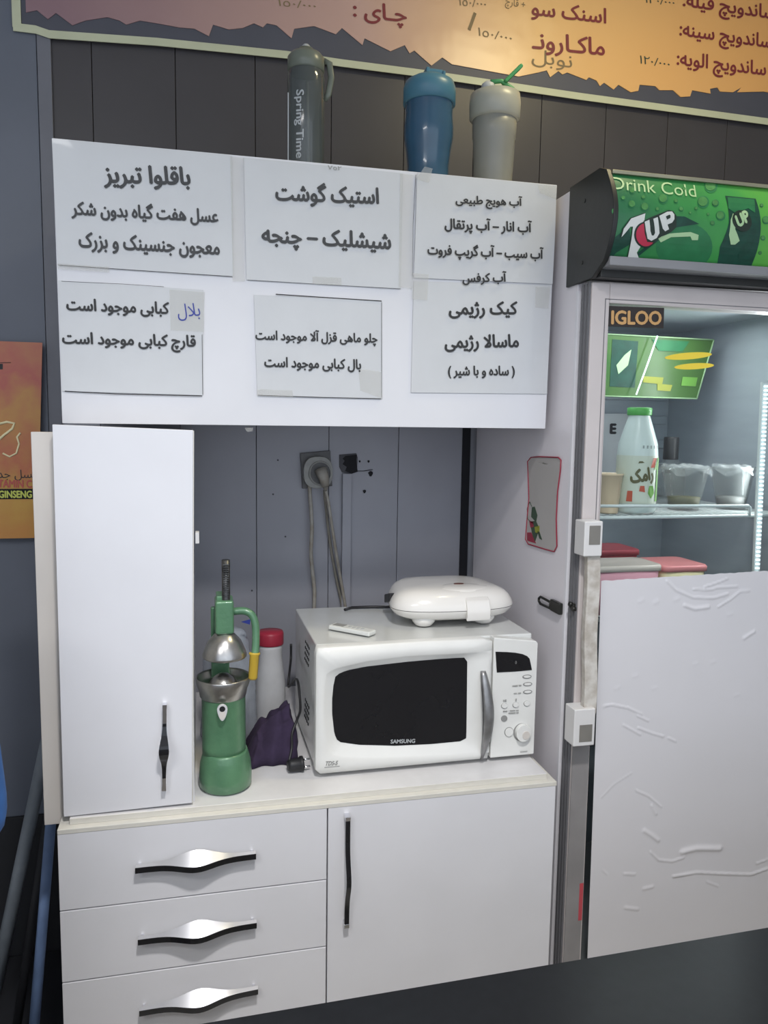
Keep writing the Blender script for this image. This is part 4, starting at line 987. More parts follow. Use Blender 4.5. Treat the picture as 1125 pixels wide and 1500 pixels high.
# dark capped bottle further back
Yd = 0.42; tz = PY(984, 640, Yd); cx = tz.x; rr = wpx(19, 984, 660, Yd)/2
db = thing('capped_bottle', 'clear bottle with a tall black cap behind the milk', 'bottle', (cx, Yd, ZS))
H = tz.z-ZS
MB().lathe((cx, Yd, ZS), [(0, 0), (rr*1.9, 0), (rr*2, 0.01), (rr*2, H*0.5), (rr*0.8, H*0.68), (rr*0.8, H*0.8)], 24).build('body', M['clear'], db)
MB().lathe((cx, Yd, ZS), [(rr, H*0.66), (rr*1.02, H*0.67), (rr, H*0.98), (rr*0.9, H), (0, H)], 24).build('cap', M['black'], db)
# notice on the inner back wall, left of the bottle
nn = [PY(x, y, 0.69) for x, y in ((884, 606), (925, 606), (923, 692), (880, 692))]
nt_ = MB().poly(nn, (0, 0.004, 0)).build('pale_card', M['paper']); tag(nt_, 'pale card with dark letter standing behind milk bottle in fridge', 'card')
nt_.location = (0, 0, 0)
lettering(nt_, 'E', PY(893, 628, .6895), PY(903, 628, .6895), 0.035, M['hole'], rtl=False, offset=0.03)
# boxes
def foodbox(px_c, px_top, wpx_, Y, dpt, hh, mb, ml, label, lidh=0.012):
    t_ = PY(px_c, px_top, Y); hw_ = wpx(wpx_, px_c, px_top, Y)/2; z1 = t_.z; z0 = z1-hh
    root = thing('food_container', label, 'container', (t_.x, Y, z0))
    y0, y1 = Y, Y+dpt
    def ring(x0, x1, ya, yb_, z, r_=0.02):
        pts = []
        for cx_, cy_, a0 in ((x1-r_, ya+r_, -PI/2), (x1-r_, yb_-r_, 0), (x0+r_, yb_-r_, PI/2), (x0+r_, ya+r_, PI)):
            for i in range(6): a_ = a0+PI/2*i/5; pts.append((cx_+r_*math.cos(a_), cy_+r_*math.sin(a_), z))
        return pts
    x0, x1 = t_.x-hw_, t_.x+hw_
    MB().loft([ring(x0+0.012, x1-0.012, y0+0.012, y1-0.012, z0), ring(x0+0.004, x1-0.004, y0+0.004, y1-0.004, z1-lidh)], True, True, True).build('box_body', mb, root)
    MB().loft([ring(x0, x1, y0, y1, z1-lidh-0.004), ring(x0, x1, y0, y1, z1-0.004), ring(x0+0.003, x1-0.003, y0+0.003, y1-0.003, z1), ring(x0+0.012, x1-0.012, y0+0.012, y1-0.012, z1-0.002)], True, True, True).build('lid', ml, root)
    return z0
zb1 = PY(925, 826, 0.14).z; zb2 = PY(1000, 829, 0.16).z; zb3 = PY(905, 799, 0.30).z
foodbox(922, 829, 104, 0.14, 0.13, zb1-ZL, M['rosebox'], M['lidclear'], 'rose pink food box with a clouded clip lid in fridge')
foodbox(1008, 829, 66, 0.15, 0.15, PY(1008, 829, .15).z-ZL, M['yellowbox'], M['pink'], 'pale yellow food box with a salmon pink lid')
foodbox(908, 806, 66, 0.34, 0.14, PY(908, 806, .34).z-ZL, M['darkred'], M['darkred'], 'dark red lidded food box at the back of fridge')

# sticker on the fridge side + hasp
XS = XF-0.0022
st = thing('fridge_sticker', 'wavy edged sticker with red outline and small plant on fridge side', 'sticker', (XS, 0.23, 1.34))
out = [(778, 670), (790, 669), (818, 670), (822, 674), (821, 690), (817, 720), (815, 760), (816, 800), (812, 808), (800, 805), (774, 797), (770, 790), (772, 765), (775, 730), (774, 700), (773, 676)]
P = [PX(x, y, XS) for x, y in out]; MB().poly(P, (0.001, 0, 0)).build('sheet', M['stickbase'], st)
Pc = []
n = len(P)
MB().tube([p+Vector((-0.0005, 0, 0)) for p in P], 0.0018, 6, closed=True).build('red_outline', M['stickred'], st)
def spoly(pts, m, name): MB().poly([PX(x, y, XS-0.0008) for x, y in pts], (0.0006, 0, 0)).build(name, m, st)
spoly([(772, 780), (778, 780), (785, 796), (772, 792)], M['stickred'], 'printed_corner'); spoly([(776, 764), (785, 763), (790, 775), (783, 795), (779, 780)], M['stickgreen'], 'printed_leaf')
spoly([(783, 772), (790, 770), (790, 782), (784, 780)], M['stickyel'], 'printed_fruit'); spoly([(787, 778), (790, 779), (794, 791), (790, 789)], M['stickgreen'], 'printed_leaf')
spoly([(779, 743), (783, 742), (787, 755), (785, 765), (778, 757)], M['stickgreen'], 'printed_leaf'); spoly([(775, 763), (781, 764), (782, 772), (777, 773)], M['stickred'], 'printed_flower')
MB().tube([PX(x, y, XS-0.0008) for x, y in ((779, 742), (776, 735), (772, 745), (773, 760), (777, 764))], 0.0007, 6).build('printed_tendril', M['stickgreen'], st)
lettering(st, 'دماه - -', PX(790, 677, XS), PX(802, 679, XS), 0.005, M['stickgreen'], normal=(-1, 0, 0), offset=0.0)
hs = thing('hasp', 'dark metal hasp screwed to the front edge of fridge side', 'latch', (XF, 0.12, 1.21))
q0, q1 = PX(808, 886, XF-0.006), PX(822, 886, XF-0.006)
MB().box(XF-0.012, XF-0.0004, q1.y-0.0, q0.y, q0.z-0.014, q0.z+0.016).build('plate', M['latch'], hs, bevel=0.003)
l0, l1 = PX(806, 886, XF-0.008), PX(789, 887, XF-0.008)
yy0, yy1, zc = l0.y, l1.y, l0.z-0.001
lp = [(XF-0.008, yy0, zc+0.008), (XF-0.008, yy1-0.01, zc+0.009), (XF-0.008, yy1, zc+0.003), (XF-0.008, yy1, zc-0.004), (XF-0.008, yy1-0.01, zc-0.010), (XF-0.008, yy0, zc-0.008)]
MB().tube(lp, 0.0035, 8, closed=True).build('loop', M['latch'], hs)
q = PY(838, 886, 0.045)
sc = MB().tube([(DX0-0.012, 0.046, q.z+0.003), (DX0-0.003, 0.046, q.z)], 0.006, 10).tube([(DX0-0.012, 0.030, q.z-0.006), (DX0-0.003, 0.03, q.z-0.006)], 0.006, 10).box(DX0-0.008, DX0-0.003, 0.028, 0.05, q.z-0.009, q.z+0.006).build('staple', M['latch'])
tag(sc, 'small black staple on the fridge door edge', 'latch')

# ================================================================== MICROWAVE
ZD = 0.820
fl_ = PZ(462, 1135, ZD+0.012); frr = PZ(782, 1105, ZD+0.012)
ex = (frr-fl_); WM = ex.length; rotm = math.atan2(ex.y, ex.x)
mw = thing('microwave', 'white microwave oven with black window and silver curved handle', 'microwave', (fl_.x, fl_.y, ZD), rotz=rotm)
R3 = Matrix.Rotation(rotm, 3, 'Z'); O_ = Vector((fl_.x, fl_.y, 0))
def W(x, y, z): return O_ + R3 @ Vector((x, y, z))        # microwave axes -> world (z absolute)
def FM(px, py, off=0.0):
    """point of the microwave front under a pixel, in its own axes (x, z)"""
    n_ = R3 @ Vector((0, -1, 0)); base = W(0, off, 0); r_ = ray(px, py); t_ = (base-CAM).dot(n_)/r_.dot(n_); p = CAM+r_*t_
    l_ = R3.inverted() @ (p-O_); return l_.x, l_.z
class WMB(MB):
    def build(s, name, m, parent=None, **k):
        s.v = [W(p.x, p.y, p.z) for p in s.v]; return MB.build(s, name, m, parent, **k)
zf0, zf1 = ZD+0.012, FM(463, 950)[1]
zTr = FM(783, 939)[1]
DM = 0.40
xs_ = FM(721, 1000)[0]
0 and print('MW', WM, zf0, zf1, zTr, xs_, rotm, fl_)
WMB().box(0.004, WM-0.004, 0.028, DM, zf0, zf1+0.001).build('housing', M['offwhite2'], mw, bevel=0.004)
for (x, y) in ((0.05, 0.06), (WM-0.05, 0.06), (0.05, DM-0.05), (WM-0.05, DM-0.05)):
    WMB().lathe((x, y, ZD), [(0.012, 0.0005), (0.014, 0.012)], 16).build('foot', M['black'], mw)
# door face: loops sampled by angle around the window centre
win_px = [(205, 480), (250, 461), (330, 445), (500, 425), (640, 413), (735, 407), (746, 412), (749, 425), (747, 600), (745, 740), (735, 752), (600, 765), (450, 772), (300, 768), (222, 757), (208, 745), (199, 720), (190, 640), (190, 580), (195, 525)]
out_px = [(160, 465), (200, 445), (330, 415), (500, 393), (700, 385), (850, 375), (852, 380), (852, 500), (850, 640), (846, 790), (790, 800), (600, 812), (450, 818), (300, 822), (185, 815), (165, 790), (158, 720), (150, 640), (150, 560), (155, 500)]
def mwpx(x, y): return (420+x/2.8125, 820+y/2.8118)
def toloc(pts, off=0.0): return [FM(*mwpx(x, y), off) for x, y in pts]
def resample(poly, c, n, ang0=0):
    out_ = []
    for i in range(n):
        a_ = 2*PI*i/n; dx, dz = math.cos(a_), math.sin(a_); best = None
        for j in range(len(poly)):
            (x1, z1), (x2, z2) = poly[j], poly[(j+1) % len(poly)]
            ex_, ez_ = x2-x1, z2-z1; den = dx*ez_-dz*ex_
            if abs(den) < 1e-12: continue
            t_ = ((x1-c[0])*ez_-(z1-c[1])*ex_)/den; u_ = ((x1-c[0])*dz-(z1-c[1])*dx)/den
            if t_ > 0 and -1e-9 <= u_ <= 1+1e-9 and (best is None or t_ > best): best = t_
        out_.append((c[0]+dx*best, c[1]+dz*best))
    return out_
wl, ol = toloc(win_px), toloc(out_px)
c_ = (sum(p[0] for p in wl)/len(wl), sum(p[1] for p in wl)/len(wl))
NR = 96
dxr = xs_-0.0015
rect = [(0.0, zf0), (dxr, zf0), (dxr, FM(722, 936)[1]), (dxr*0.6, zf1+0.003), (0.0, zf1)]
rl = resample(rect, c_, NR); olr = resample(ol, c_, NR); wlr = resample(wl, c_, NR)
olr = [(min(x, dxr-0.002), z) for x, z in olr]
mid = [((a_[0]*0.82+b_[0]*0.18), (a_[1]*0.82+b_[1]*0.18)) for a_, b_ in zip(olr, wlr)]
def yl(l, y): return [(x, y, z) for x, z in l]
sm = [(x*0.985+0.0035, z*1.0) for x, z in rl]
dm = WMB(); dm.loft([yl(rl, 0.028), yl(rl, 0.004), yl([(c_[0]+(x-c_[0])*0.992, c_[1]+(z-c_[1])*0.99) for x, z in rl], 0.0), yl(olr, -0.0015), yl(mid, 0.001), yl(wlr, 0.010)], True)
md_ = dm.build('door', M['offwhite'], mw)
ww = WMB(); ww.poly([(x, 0.009, z) for x, z in wlr], (0, 0.006, 0)); ww.build('window', M['blackgloss'], md_)
a_, b_ = FM(572, 1086, .008), FM(608, 1085, .008)
lettering(md_, 'SAMSUNG', W(a_[0], 0.008, a_[1]), W(b_[0], 0.008, b_[1]), 0.0105, M['print'], rtl=False, offset=0.02, normal=tuple(R3 @ Vector((0, -1, 0))))
a_, b_ = FM(477, 1118), FM(495, 1117)
lettering(md_, 'TDS-5', W(a_[0], -0.001, a_[1]), W(b_[0], -0.001, b_[1]), 0.011, M['smudge'], rtl=False, normal=tuple(R3 @ Vector((0, -1, 0))), shear=0.3)
WMB().box(a_[0]-0.003, b_[0]+0.004, -0.0018, -0.0006, a_[1]-0.0105, a_[1]-0.0095).build('underline', M['smudge'], md_)
# handle: silver leaf that bows outwards, in a shallow recess
def hpx(x, y): return (680+x/7.5, 930+y/7.5)
tz_, bz_ = FM(*hpx(208, 398)), FM(*hpx(190, 1362))
L = []
for i in range(25):
    t = i/24; x = tz_[0]+(bz_[0]-tz_[0])*t + 0.006*math.sin(PI*t); z = tz_[1]+(bz_[1]-tz_[1])*t
    hw_ = 0.0035+0.0115*math.sin(PI*min(1, t*0.98+0.06))**0.7; y = -0.006-0.026*math.sin(PI*t)
    L.append([(x-hw_, y+0.006, z), (x-hw_*0.5, y, z), (x+hw_*0.5, y, z), (x+hw_, y+0.006, z), (x+hw_*0.6, y+0.010, z), (x-hw_*0.6, y+0.010, z)])
WMB().loft(L, True, True, True).build('handle', M['silver'], md_)
# control panel
cpn = WMB(); p2 = [(xs_+0.0015, zf0), (WM, zf0), (WM, zTr-0.006), (WM-0.006, zTr), (xs_+0.0015, FM(724, 934)[1])]
cpn.poly([(x, 0.0, z) for x, z in p2], (0, 0.028, 0)); cp = cpn.build('control_panel', M['offwhite'], mw, bevel=0.003)
WMB().poly([(FM(*hpx(x, y))[0], -0.0012, FM(*hpx(x, y))[1]) for x, y in ((343, 184), (470, 188), (560, 195), (640, 210), (690, 232), (715, 258), (730, 320), (742, 385), (560, 402), (357, 412))], (0, 0.002, 0)).build('display', M['blackgloss'], cp)
def ell(parent, px, py, rx, ry, m, name, y0, y1, n=22):
    c0 = FM(*hpx(px, py)); sx_ = FM(*hpx(px+rx, py))[0]-c0[0]; sz_ = FM(*hpx(px, py-ry))[1]-c0[1]
    return WMB().poly([(c0[0]+sx_*math.cos(2*PI*i/n), y0, c0[1]+sz_*math.sin(2*PI*i/n)) for i in range(n)], (0, y1-y0, 0)).build(name, m, parent, bevel=0.0007)
for x, y in ((688, 458), (695, 540), (695, 625)):
    ell(cp, x, y, 50, 22, M['smudge'], 'button_rim', -0.0015, 0.002); ell(cp, x, y-2, 38, 13, M['offwhite'], 'button', -0.003, 0.002)
for x, y in ((440, 775), (565, 765), (687, 750)):
    ell(cp, x, y+3, 36, 30, M['smudge'], 'button_rim', -0.0012, 0.002); ell(cp, x, y, 32, 26, M['offwhite'], 'button', -0.0035, 0.002)
ell(cp, 437, 917, 34, 34, M['smudge'], 'button', -0.002, 0.002)
ell(cp, 490, 1065, 50, 52, M['smudge'], 'button_rim', -0.0012, 0.002); ell(cp, 490, 1065, 44, 46, M['offwhite'], 'button', -0.004, 0.002)
ell(cp, 625, 1068, 86, 98, M['smudge'], 'knob_rim', -0.0012, 0.002, 32); ell(cp, 632, 1062, 78, 90, M['offwhite'], 'knob', -0.014, 0.002, 32); ell(cp, 655, 1080, 40, 45, M['cream'], 'knob_cap', -0.0155, -0.013, 24)
for t, xa, ya, xb, yb_, hh in (('oooo oo', 525, 560, 625, 552, .004), ('oo- oo', 540, 642, 620, 636, .0035), ('HE', 425, 722, 462, 718, .006), ('I', 560, 712, 572, 712, .007), ('oo', 422, 838, 470, 836, .004), ('- oooo oo', 480, 832, 595, 826, .0035), ('oooooo oo', 482, 858, 595, 852, .004), ('ooooo', 610, 1282, 690, 1274, .0025)):
    A, B = FM(*hpx(xa, ya)), FM(*hpx(xb, yb_)); lettering(cp, t, W(A[0], -0.0012, A[1]), W(B[0], -0.0012, B[1]), hh, M['smudge'], rtl=False, normal=tuple(R3 @ Vector((0, -1, 0))), name='small_print')
A = FM(*hpx(568, 302), -.002); lettering(cp, '0', W(A[0]-.002, -0.0015, A[1]), W(A[0]+.002, -0.0015, A[1]), .008, M['smudge'], rtl=False, normal=tuple(R3 @ Vector((0, -1, 0))), name='digit', offset=-.02)
# vents on the left flank
m = WMB()
for r_ in range(2):
    for i in range(4):
        for j in range(4):
            y = 0.13+i*0.02+j*0.004; z = (zf1-0.035 if r_ == 0 else zf0+0.12)-j*0.016
            m.box(0.0025, 0.0045, y, y+0.008, z-0.006, z)
m.build('vent_slots', M['hole'], mw)['kind'] = 'stuff'

# sandwich maker
zt_ = zf1+0.0025
cc = PZ(650, 903, zt_)
smk = thing('sandwich_maker', 'cream plastic sandwich maker lying on top of the microwave', 'appliance', (cc.x, cc.y, zt_), rotz=0.02)
Rs = Matrix.Rotation(0.02, 3, 'Z')
def S(x, y, z): return Vector((cc.x, cc.y, 0)) + Rs @ Vector((x, y, z))
def sring(z, s, front=0.0, n=56, pw=4.0, ax=0.158, ay=0.125):
    out_ = []
    for i in range(n):
        a_ = 2*PI*i/n; ca, sa = math.cos(a_), math.sin(a_)
        x = math.copysign(abs(ca)**(2/pw), ca)*ax*s; y = math.copysign(abs(sa)**(2/pw), sa)*ay*s
        x *= 1.0-0.16*(y/ay)                       # narrower towards the hinge
        if y < 0: y -= 0.018*(1-(x/ax)**2)*s       # bulging front
        out_.append(S(x, y, zt_+z))
    return out_
MB().loft([sring(0.018, 0.72), sring(0.020, 0.80), sring(0.030, 0.93), sring(0.044, 0.995), sring(0.0475, 1.0)], True, True, False).build('lower_shell', M['maker'], smk)
MB().loft([sring(0.0472, 0.994), sring(0.0492, 0.994)], True).build('seam', M['makeredge'], smk)
lid = [sring(0.0490, 1.0), sring(0.056, 0.998), sring(0.066, 0.975), sring(0.078, 0.93), sring(0.087, 0.87), sring(0.0945, 0.77), sring(0.099, 0.55), sring(0.1005, 0.18), sring(0.1008, 0.02)]
MB().loft(lid, True, False, True).build('upper_shell', M['maker'], smk)
MB().lathe((0, 0, 0), [(0, 0)]) if False else None
def srel(cx_, cy_, rx, ry, z, n=32): return [S(cx_+rx*math.cos(2*PI*i/n), cy_+ry*math.sin(2*PI*i/n), zt_+z) for i in range(n)]
MB().loft([srel(0.022, -0.065, 0.085, 0.052, 0.078), srel(0.022, -0.065, 0.082, 0.049, 0.093), srel(0.022, -0.063, 0.074, 0.043, 0.0975), srel(0.022, -0.06, 0.03, 0.018, 0.101), srel(0.022, -0.06, 0.002, 0.001, 0.1012)], True, False, True).build('raised_oval', M['maker'], smk)
MB().loft([srel(0.022, -0.052, 0.014, 0.008, 0.0995, 20), srel(0.022, -0.052, 0.014, 0.008, 0.1025, 20)], True, True, True).build('oval_emblem', M['emblem'], smk)['label'] = 'small brown red oval emblem'
lt_ = MB()
prof = [(-0.128, 0.082), (-0.142, 0.074), (-0.151, 0.055), (-0.152, 0.032), (-0.147, 0.022), (-0.140, 0.022), (-0.143, 0.052), (-0.130, 0.066), (-0.118, 0.074)]
lt_.poly([S(0.012, y, zt_+z) for y, z in prof], Rs @ Vector((0.064, 0, 0)))
lt_.build('latch', M['maker'], smk, bevel=0.003)
for x, y in ((-0.085, -0.085), (0.08, -0.085), (-0.07, 0.07), (0.07, 0.07)):
    MB().lathe(S(x, y, zt_+0.0), [(0.012, 0.0002), (0.022, 0.004), (0.030, 0.014), (0.034, 0.028)], 24).build('foot', M['maker'], smk)
MB().obox(S(-0.152, 0.010, zt_+0.056), Rs @ Vector((1, 0, 0)), Rs @ Vector((.13, 1, -.25)).normalized(), Vector((0, 0, 1)), 0.009, 0.050, 0.012).build('hinge_gap', M['black'], smk, bevel=0.003)
k0 = PZ(590, 893, zt_+0.006)
cd_ = MB().tube([S(-0.12, 0.09, zt_+0.03), PZ(575, 889, zt_+0.006), PZ(545, 889, zt_+0.004), PZ(515, 890, zt_+0.004), PZ(505, 893, zt_+0.004)], 0.004, 8).build('power_cord', M['black'], smk)
# remote
ra, rb = PZ(486, 921, zt_), PZ(546, 932, zt_); c0 = (ra+rb)/2; ang = math.atan2(rb.y-ra.y, rb.x-ra.x)
rm = thing('remote_control', 'small white remote control lying on the microwave', 'remote', (c0.x, c0.y, zt_+0.0005), rotz=ang)
ax_, ay_ = Vector((math.cos(ang), math.sin(ang), 0)), Vector((-math.sin(ang), math.cos(ang), 0)); Zv = Vector((0, 0, 1))
hl = (rb-ra).length/2
MB().obox(c0+Zv*0.0075, ax_, ay_, Zv, hl, 0.017, 0.006).build('case', M['remote'], rm, bevel=0.004)
for i in range(4):
    MB().obox(c0+ax_*(hl*(-0.1+0.2*i))+ay_*0.0+Zv*0.0140, ax_, ay_, Zv, 0.004, 0.005, 0.0008).build('key', M['remotekey'], rm, bevel=0.0005)
MB().obox(c0-ax_*(hl*0.6)+Zv*0.0138, ax_, ay_, Zv, 0.016, 0.010, 0.0006).build('screen', M['smudge'], rm)

# ================================================================== JUICER
JX, JY = 0.352, 0.112
ju = thing('citrus_press', 'green hand citrus press with steel cup and yellow grip', 'juicer', (JX, JY, ZD+0.0005))
Z = lambda px_y: PY(333, px_y, JY).z
Zb = ZD+0.001
MB().lathe((JX, JY, Zb), [(0.054, 0.0), (0.060, 0.006), (0.0605, 0.030), (0.058, 0.060), (0.052, 0.082), (0.050, 0.088)], 44, sy=1.05).build('base', M['green'], ju)
MB().lathe((JX-0.003, JY, Zb), [(0.0495, 0.078), (0.0500, 0.10), (0.0500, 0.215), (0.052, 0.22), (0.052, 0.225)], 44).build('column', M['green'], ju)
zc0 = Zb+0.215
MB().lathe((JX-0.004, JY, zc0), [(0.050, 0.0), (0.053, 0.004), (0.055, 0.018), (0.0605, 0.032), (0.0615, 0.046), (0.0605, 0.049), (0.0585, 0.045), (0.056, 0.034), (0.046, 0.024), (0.036, 0.024)], 44).build('cup', M['steel'], ju)
MB().lathe((JX-0.004, JY, zc0), [(0.036, 0.022), (0.034, 0.030), (0.024, 0.044), (0.012, 0.053), (0.0, 0.056)], 32).build('reamer', M['steel'], ju)
sp_ = MB(); xx = JX-0.008
sp_.tube([(xx, JY-0.052, zc0+0.006), (xx, JY-0.062, zc0-0.004), (xx, JY-0.070, zc0-0.020)], [0.0125, 0.0115, 0.0085], 16, cap=False)
sp_.tube([(xx, JY-0.070, zc0-0.020), (xx, JY-0.066, zc0-0.018), (xx, JY-0.058, zc0-0.004)], [0.0085, 0.0065, 0.007], 16, cap=True)
MB().poly([Vector((xx+0.0115*math.cos(a_)*(1 if math.sin(a_) > 0 else 1-0.25*abs(math.sin(a_))), JY-0.062, zc0-0.008+(0.012 if math.sin(a_) > 0 else 0.026)*math.sin(a_))) for a_ in [2*PI*i/24 for i in range(24)]], (0, -0.006, 0)).build('spout', M['jarwhite'], ju, bevel=0.0015)
MB().poly([Vector((xx+0.0065*math.cos(a_), JY-0.0684, zc0-0.006+0.0065*math.sin(a_))) for a_ in [2*PI*i/18 for i in range(18)]], (0, -0.0006, 0)).build('spout_hole', M['hole'], ju)
MB().poly([Vector((xx+0.0065*math.cos(a_), JY-0.0684, zc0-0.020+0.011*math.sin(a_))) for a_ in [2*PI*i/18 for i in range(18)]], (0, -0.0003, 0)).build('spout_trough', M['cream'], ju)
px0 = JX-0.018
MB().box(JX-0.030, JX+0.012, JY+0.045, JY+0.062, zc0-0.10, 1.235).build('post', M['green'], ju, bevel=0.003)
zH0, zH1 = Z(927), Z(878)
MB().box(JX-0.021, JX+0.021, JY-0.018, JY+0.052, zH0, zH1).build('head_block', M['green'], ju, bevel=0.006)
MB().box(JX-0.018, JX+0.010, JY+0.0, JY+0.058, zH1-0.004, zH1+0.008).build('head_cap', M['green'], ju, bevel=0.003)
rz = Z(820)
MB().tube([(JX+0.004, JY, Z(950)), (JX+0.004, JY, rz)], 0.0095, 18).build('rack_rod', M['rodsteel'], ju)
m = MB()
for i in range(16):
    z = zH1+0.008+i*0.0052
    if z < rz-0.006: m.box(JX-0.002, JX+0.010, JY-0.0112, JY-0.006, z, z+0.0026)
m.build('rack_teeth', M['rodsteel'], ju)['kind'] = 'stuff'
zd0, zd1 = Z(961), Z(925)
hh = zd1-zd0
MB().lathe((JX, JY, zd0), [(0.047, -0.002), (0.050, 0.0), (0.0505, 0.004), (0.046, hh*0.30), (0.038, hh*0.62), (0.024, hh*0.90), (0.012, hh*1.0), (0.0, hh*1.0)], 44, cap=False).build('press_dome', M['steel'], ju)
ar = [Vector((JX+0.015, JY+0.005, Z(897))), Vector((JX+0.045, JY+0.0, Z(895))), Vector((JX+0.062, JY-0.004, Z(900))), Vector((JX+0.071, JY-0.008, Z(914))), Vector((JX+0.070, JY-0.014, Z(950))), Vector((JX+0.066, JY-0.018, Z(962)))]
P2 = []
for i in range(len(ar)-1):
    for k in range(4): P2.append(ar[i].lerp(ar[i+1], k/4))
P2.append(ar[-1])
for _ in range(3): P2 = [P2[0]]+[(P2[i-1]+P2[i]*2+P2[i+1])/4 for i in range(1, len(P2)-1)]+[P2[-1]]
MB().tube(P2, 0.0088, 14).build('lever', M['green'], ju)
ga, gb = Vector((JX+0.067, JY-0.016, Z(955))), Vector((JX+0.062, JY-0.024, Z(993)))
MB().tube([ga, ga.lerp(gb, 0.06), ga.lerp(gb, 0.10), gb.lerp(ga, 0.08), gb], [0.0125, 0.0130, 0.0108, 0.0105, 0.007], 18).build('grip', M['yellow'], ju)

# ================================================================== JAR, BAG, CLOTH
YJ = 0.46; tz = PY(396, 924, YJ); cx = tz.x; H = tz.z-ZD; r = wpx(39, 396, 940, YJ)/2
jr = thing('jar', 'white plastic jar with a red lid behind the citrus press', 'jar', (cx, YJ, ZD+0.0005))
MB().lathe((cx, YJ, ZD+0.001), [(0, 0), (r*1.15, 0), (r*1.2, 0.01), (r*1.12, H*0.45), (r*0.98, H*0.62), (r*0.88, H*0.74), (r*0.90, H*0.82), (r*0.94, H*0.88)], 36).build('body', M['jarwhite'], jr)
MB().lathe((cx, YJ, ZD+0.001), [(r*0.98, H*0.86), (r*1.0, H*0.87), (r*1.0, H*0.97), (r*0.93, H*0.995), (0, H)], 36).build('lid', M['red'], jr)
# plastic bag
YG = 0.42
def lump(cx_, cy_, z0, rx, ry, hz, amp, seed, n=40, k=20, pw=2.6):
    m = MB(); vs_ = []; fs_ = []
    for i in range(k+1):
        t = i/k; ph = t*PI*0.5
        for j in range(n):
            a_ = 2*PI*j/n; ca, sa = math.cos(a_), math.sin(a_)
            rad = math.cos(ph)**0.45 if t < 1 else 0.0
            d = 1+amp*noise.noise(Vector((ca*2.2+seed, sa*2.2, t*3)))+amp*0.4*noise.noise(Vector((ca*6+seed, sa*6, t*8)))
            vs_.append((cx_+rx*rad*ca*d, cy_+ry*rad*sa*d, z0+hz*math.sin(ph)*(0.9+0.1*d)))
    for i in range(k):
        for j in range(n): fs_.append((i*n+j, i*n+(j+1) % n, (i+1)*n+(j+1) % n, (i+1)*n+j))
    m.add(vs_, fs_, True); m.add(vs_[:n], [tuple(range(n-1, -1, -1))]); return m
gl, gr = PY(290, 1000, YG).x, PY(378, 1000, YG).x; gz = PY(340, 920, YG).z
bag = lump((gl+gr)/2, YG, ZD+0.001, (gr-gl)/2*0.92, 0.055, gz-ZD, 0.12, 3).build('plastic_bag', M['bag'])
tag(bag, 'cloudy grey plastic bag slumped behind the citrus press', 'bag')
a_ = [PY(x, y, YG-0.068) for x, y in ((353, 911), (367, 907), (366, 915))]
MB().poly(a_, (0, 0.001, 0)).build('printed_mark', M['blueprint'], bag)
# purple cloth: folded sheet draped in a heap
def cloth():
    outl = [(357, 1040), (370, 1022), (400, 1006), (425, 996), (440, 994), (441, 1030), (437, 1060), (428, 1068), (408, 1067), (398, 1066), (398, 1075), (390, 1077), (384, 1068), (370, 1064), (357, 1067)]
    nx, ny = 44, 34; vs_ = []; fs_ = []
    x0, x1 = 0.410, 0.530; y0, y1 = 0.19, 0.33
    for j in range(ny+1):
        for i in range(nx+1):
            u, v = i/nx, j/ny
            x = x0+(x1-x0)*u; y = y0+(y1-y0)*v
            edge = min(u*6, (1-u)*9, v*5, (1-v)*6, 1.0)
            edge = max(0, edge)**0.6
            f1 = abs(noise.noise(Vector((x*22, y*12, 1.3)))); f2 = noise.noise(Vector((x*60, y*40, 5)))
            ridge = math.exp(-((v-(0.25+0.25*u))/0.10)**2)*0.022
            h = edge*(0.030+0.105*u**0.8*(0.6+0.4*v)+0.035*f1+0.006*f2+ridge)
            x += 0.012*noise.noise(Vector((y*30, h*20, 2)))*(1 if edge < 1 else 0.3); y += 0.016*noise.noise(Vector((x*30, 7, h*10)))
            vs_.append((x, y, ZD+0.0015+h))
    N = nx+1
    for j in range(ny):
        for i in range(nx): fs_.append((j*N+i, j*N+i+1, (j+1)*N+i+1, (j+1)*N+i))
    m = MB().add(vs_, fs_, True)
    o = m.build('cloth', M['purple'], fix=False)
    s_ = o.modifiers.new('thick', 'SOLIDIFY'); s_.thickness = 0.0012; s_.offset = 1
    return o
tag(cloth(), 'crumpled dark purple cloth heaped beside the microwave', 'cloth')

# loose plug with cord
pc = PZ(433, 1120, ZD+0.0195)
pl = thing('power_plug', 'black two pin plug on cord lying left of the microwave', 'plug', (pc.x, pc.y, ZD))
bx_ = Vector((1, 0.12, 0.02)).normalized()
MB().tube([pc-bx_*0.020, pc-bx_*0.012, pc+bx_*0.010, pc+bx_*0.012, pc+bx_*0.018], [0.012, 0.0155, 0.0165, 0.019, 0.019], 14).build('plug_body', M['black'], pl)
for s_ in (-1, 1):
    o_ = Vector((0, 0.002*s_, 0.0085*s_)); MB().tube([pc+bx_*0.018+o_, pc+bx_*0.036+o_], 0.0024, 8).build('pin', M['chrome'], pl)
kp = [pc-bx_*0.018+Vector((0, 0, 0.004)), PY(428, 1095, pc.y+0.02), PY(427, 1075, pc.y+0.05), PY(436, 1052, pc.y+0.07), Vector((0.551, 0.27, 0.93)), Vector((0.550, 0.34, 1.00)), PY(421, 1010, 0.42), PY(424, 985, 0.45), PY(436, 965, 0.50), Vector((0.553, 0.50, 1.04))]
kp = [Vector((min(q.x, 0.5485), q.y, q.z)) for q in kp]
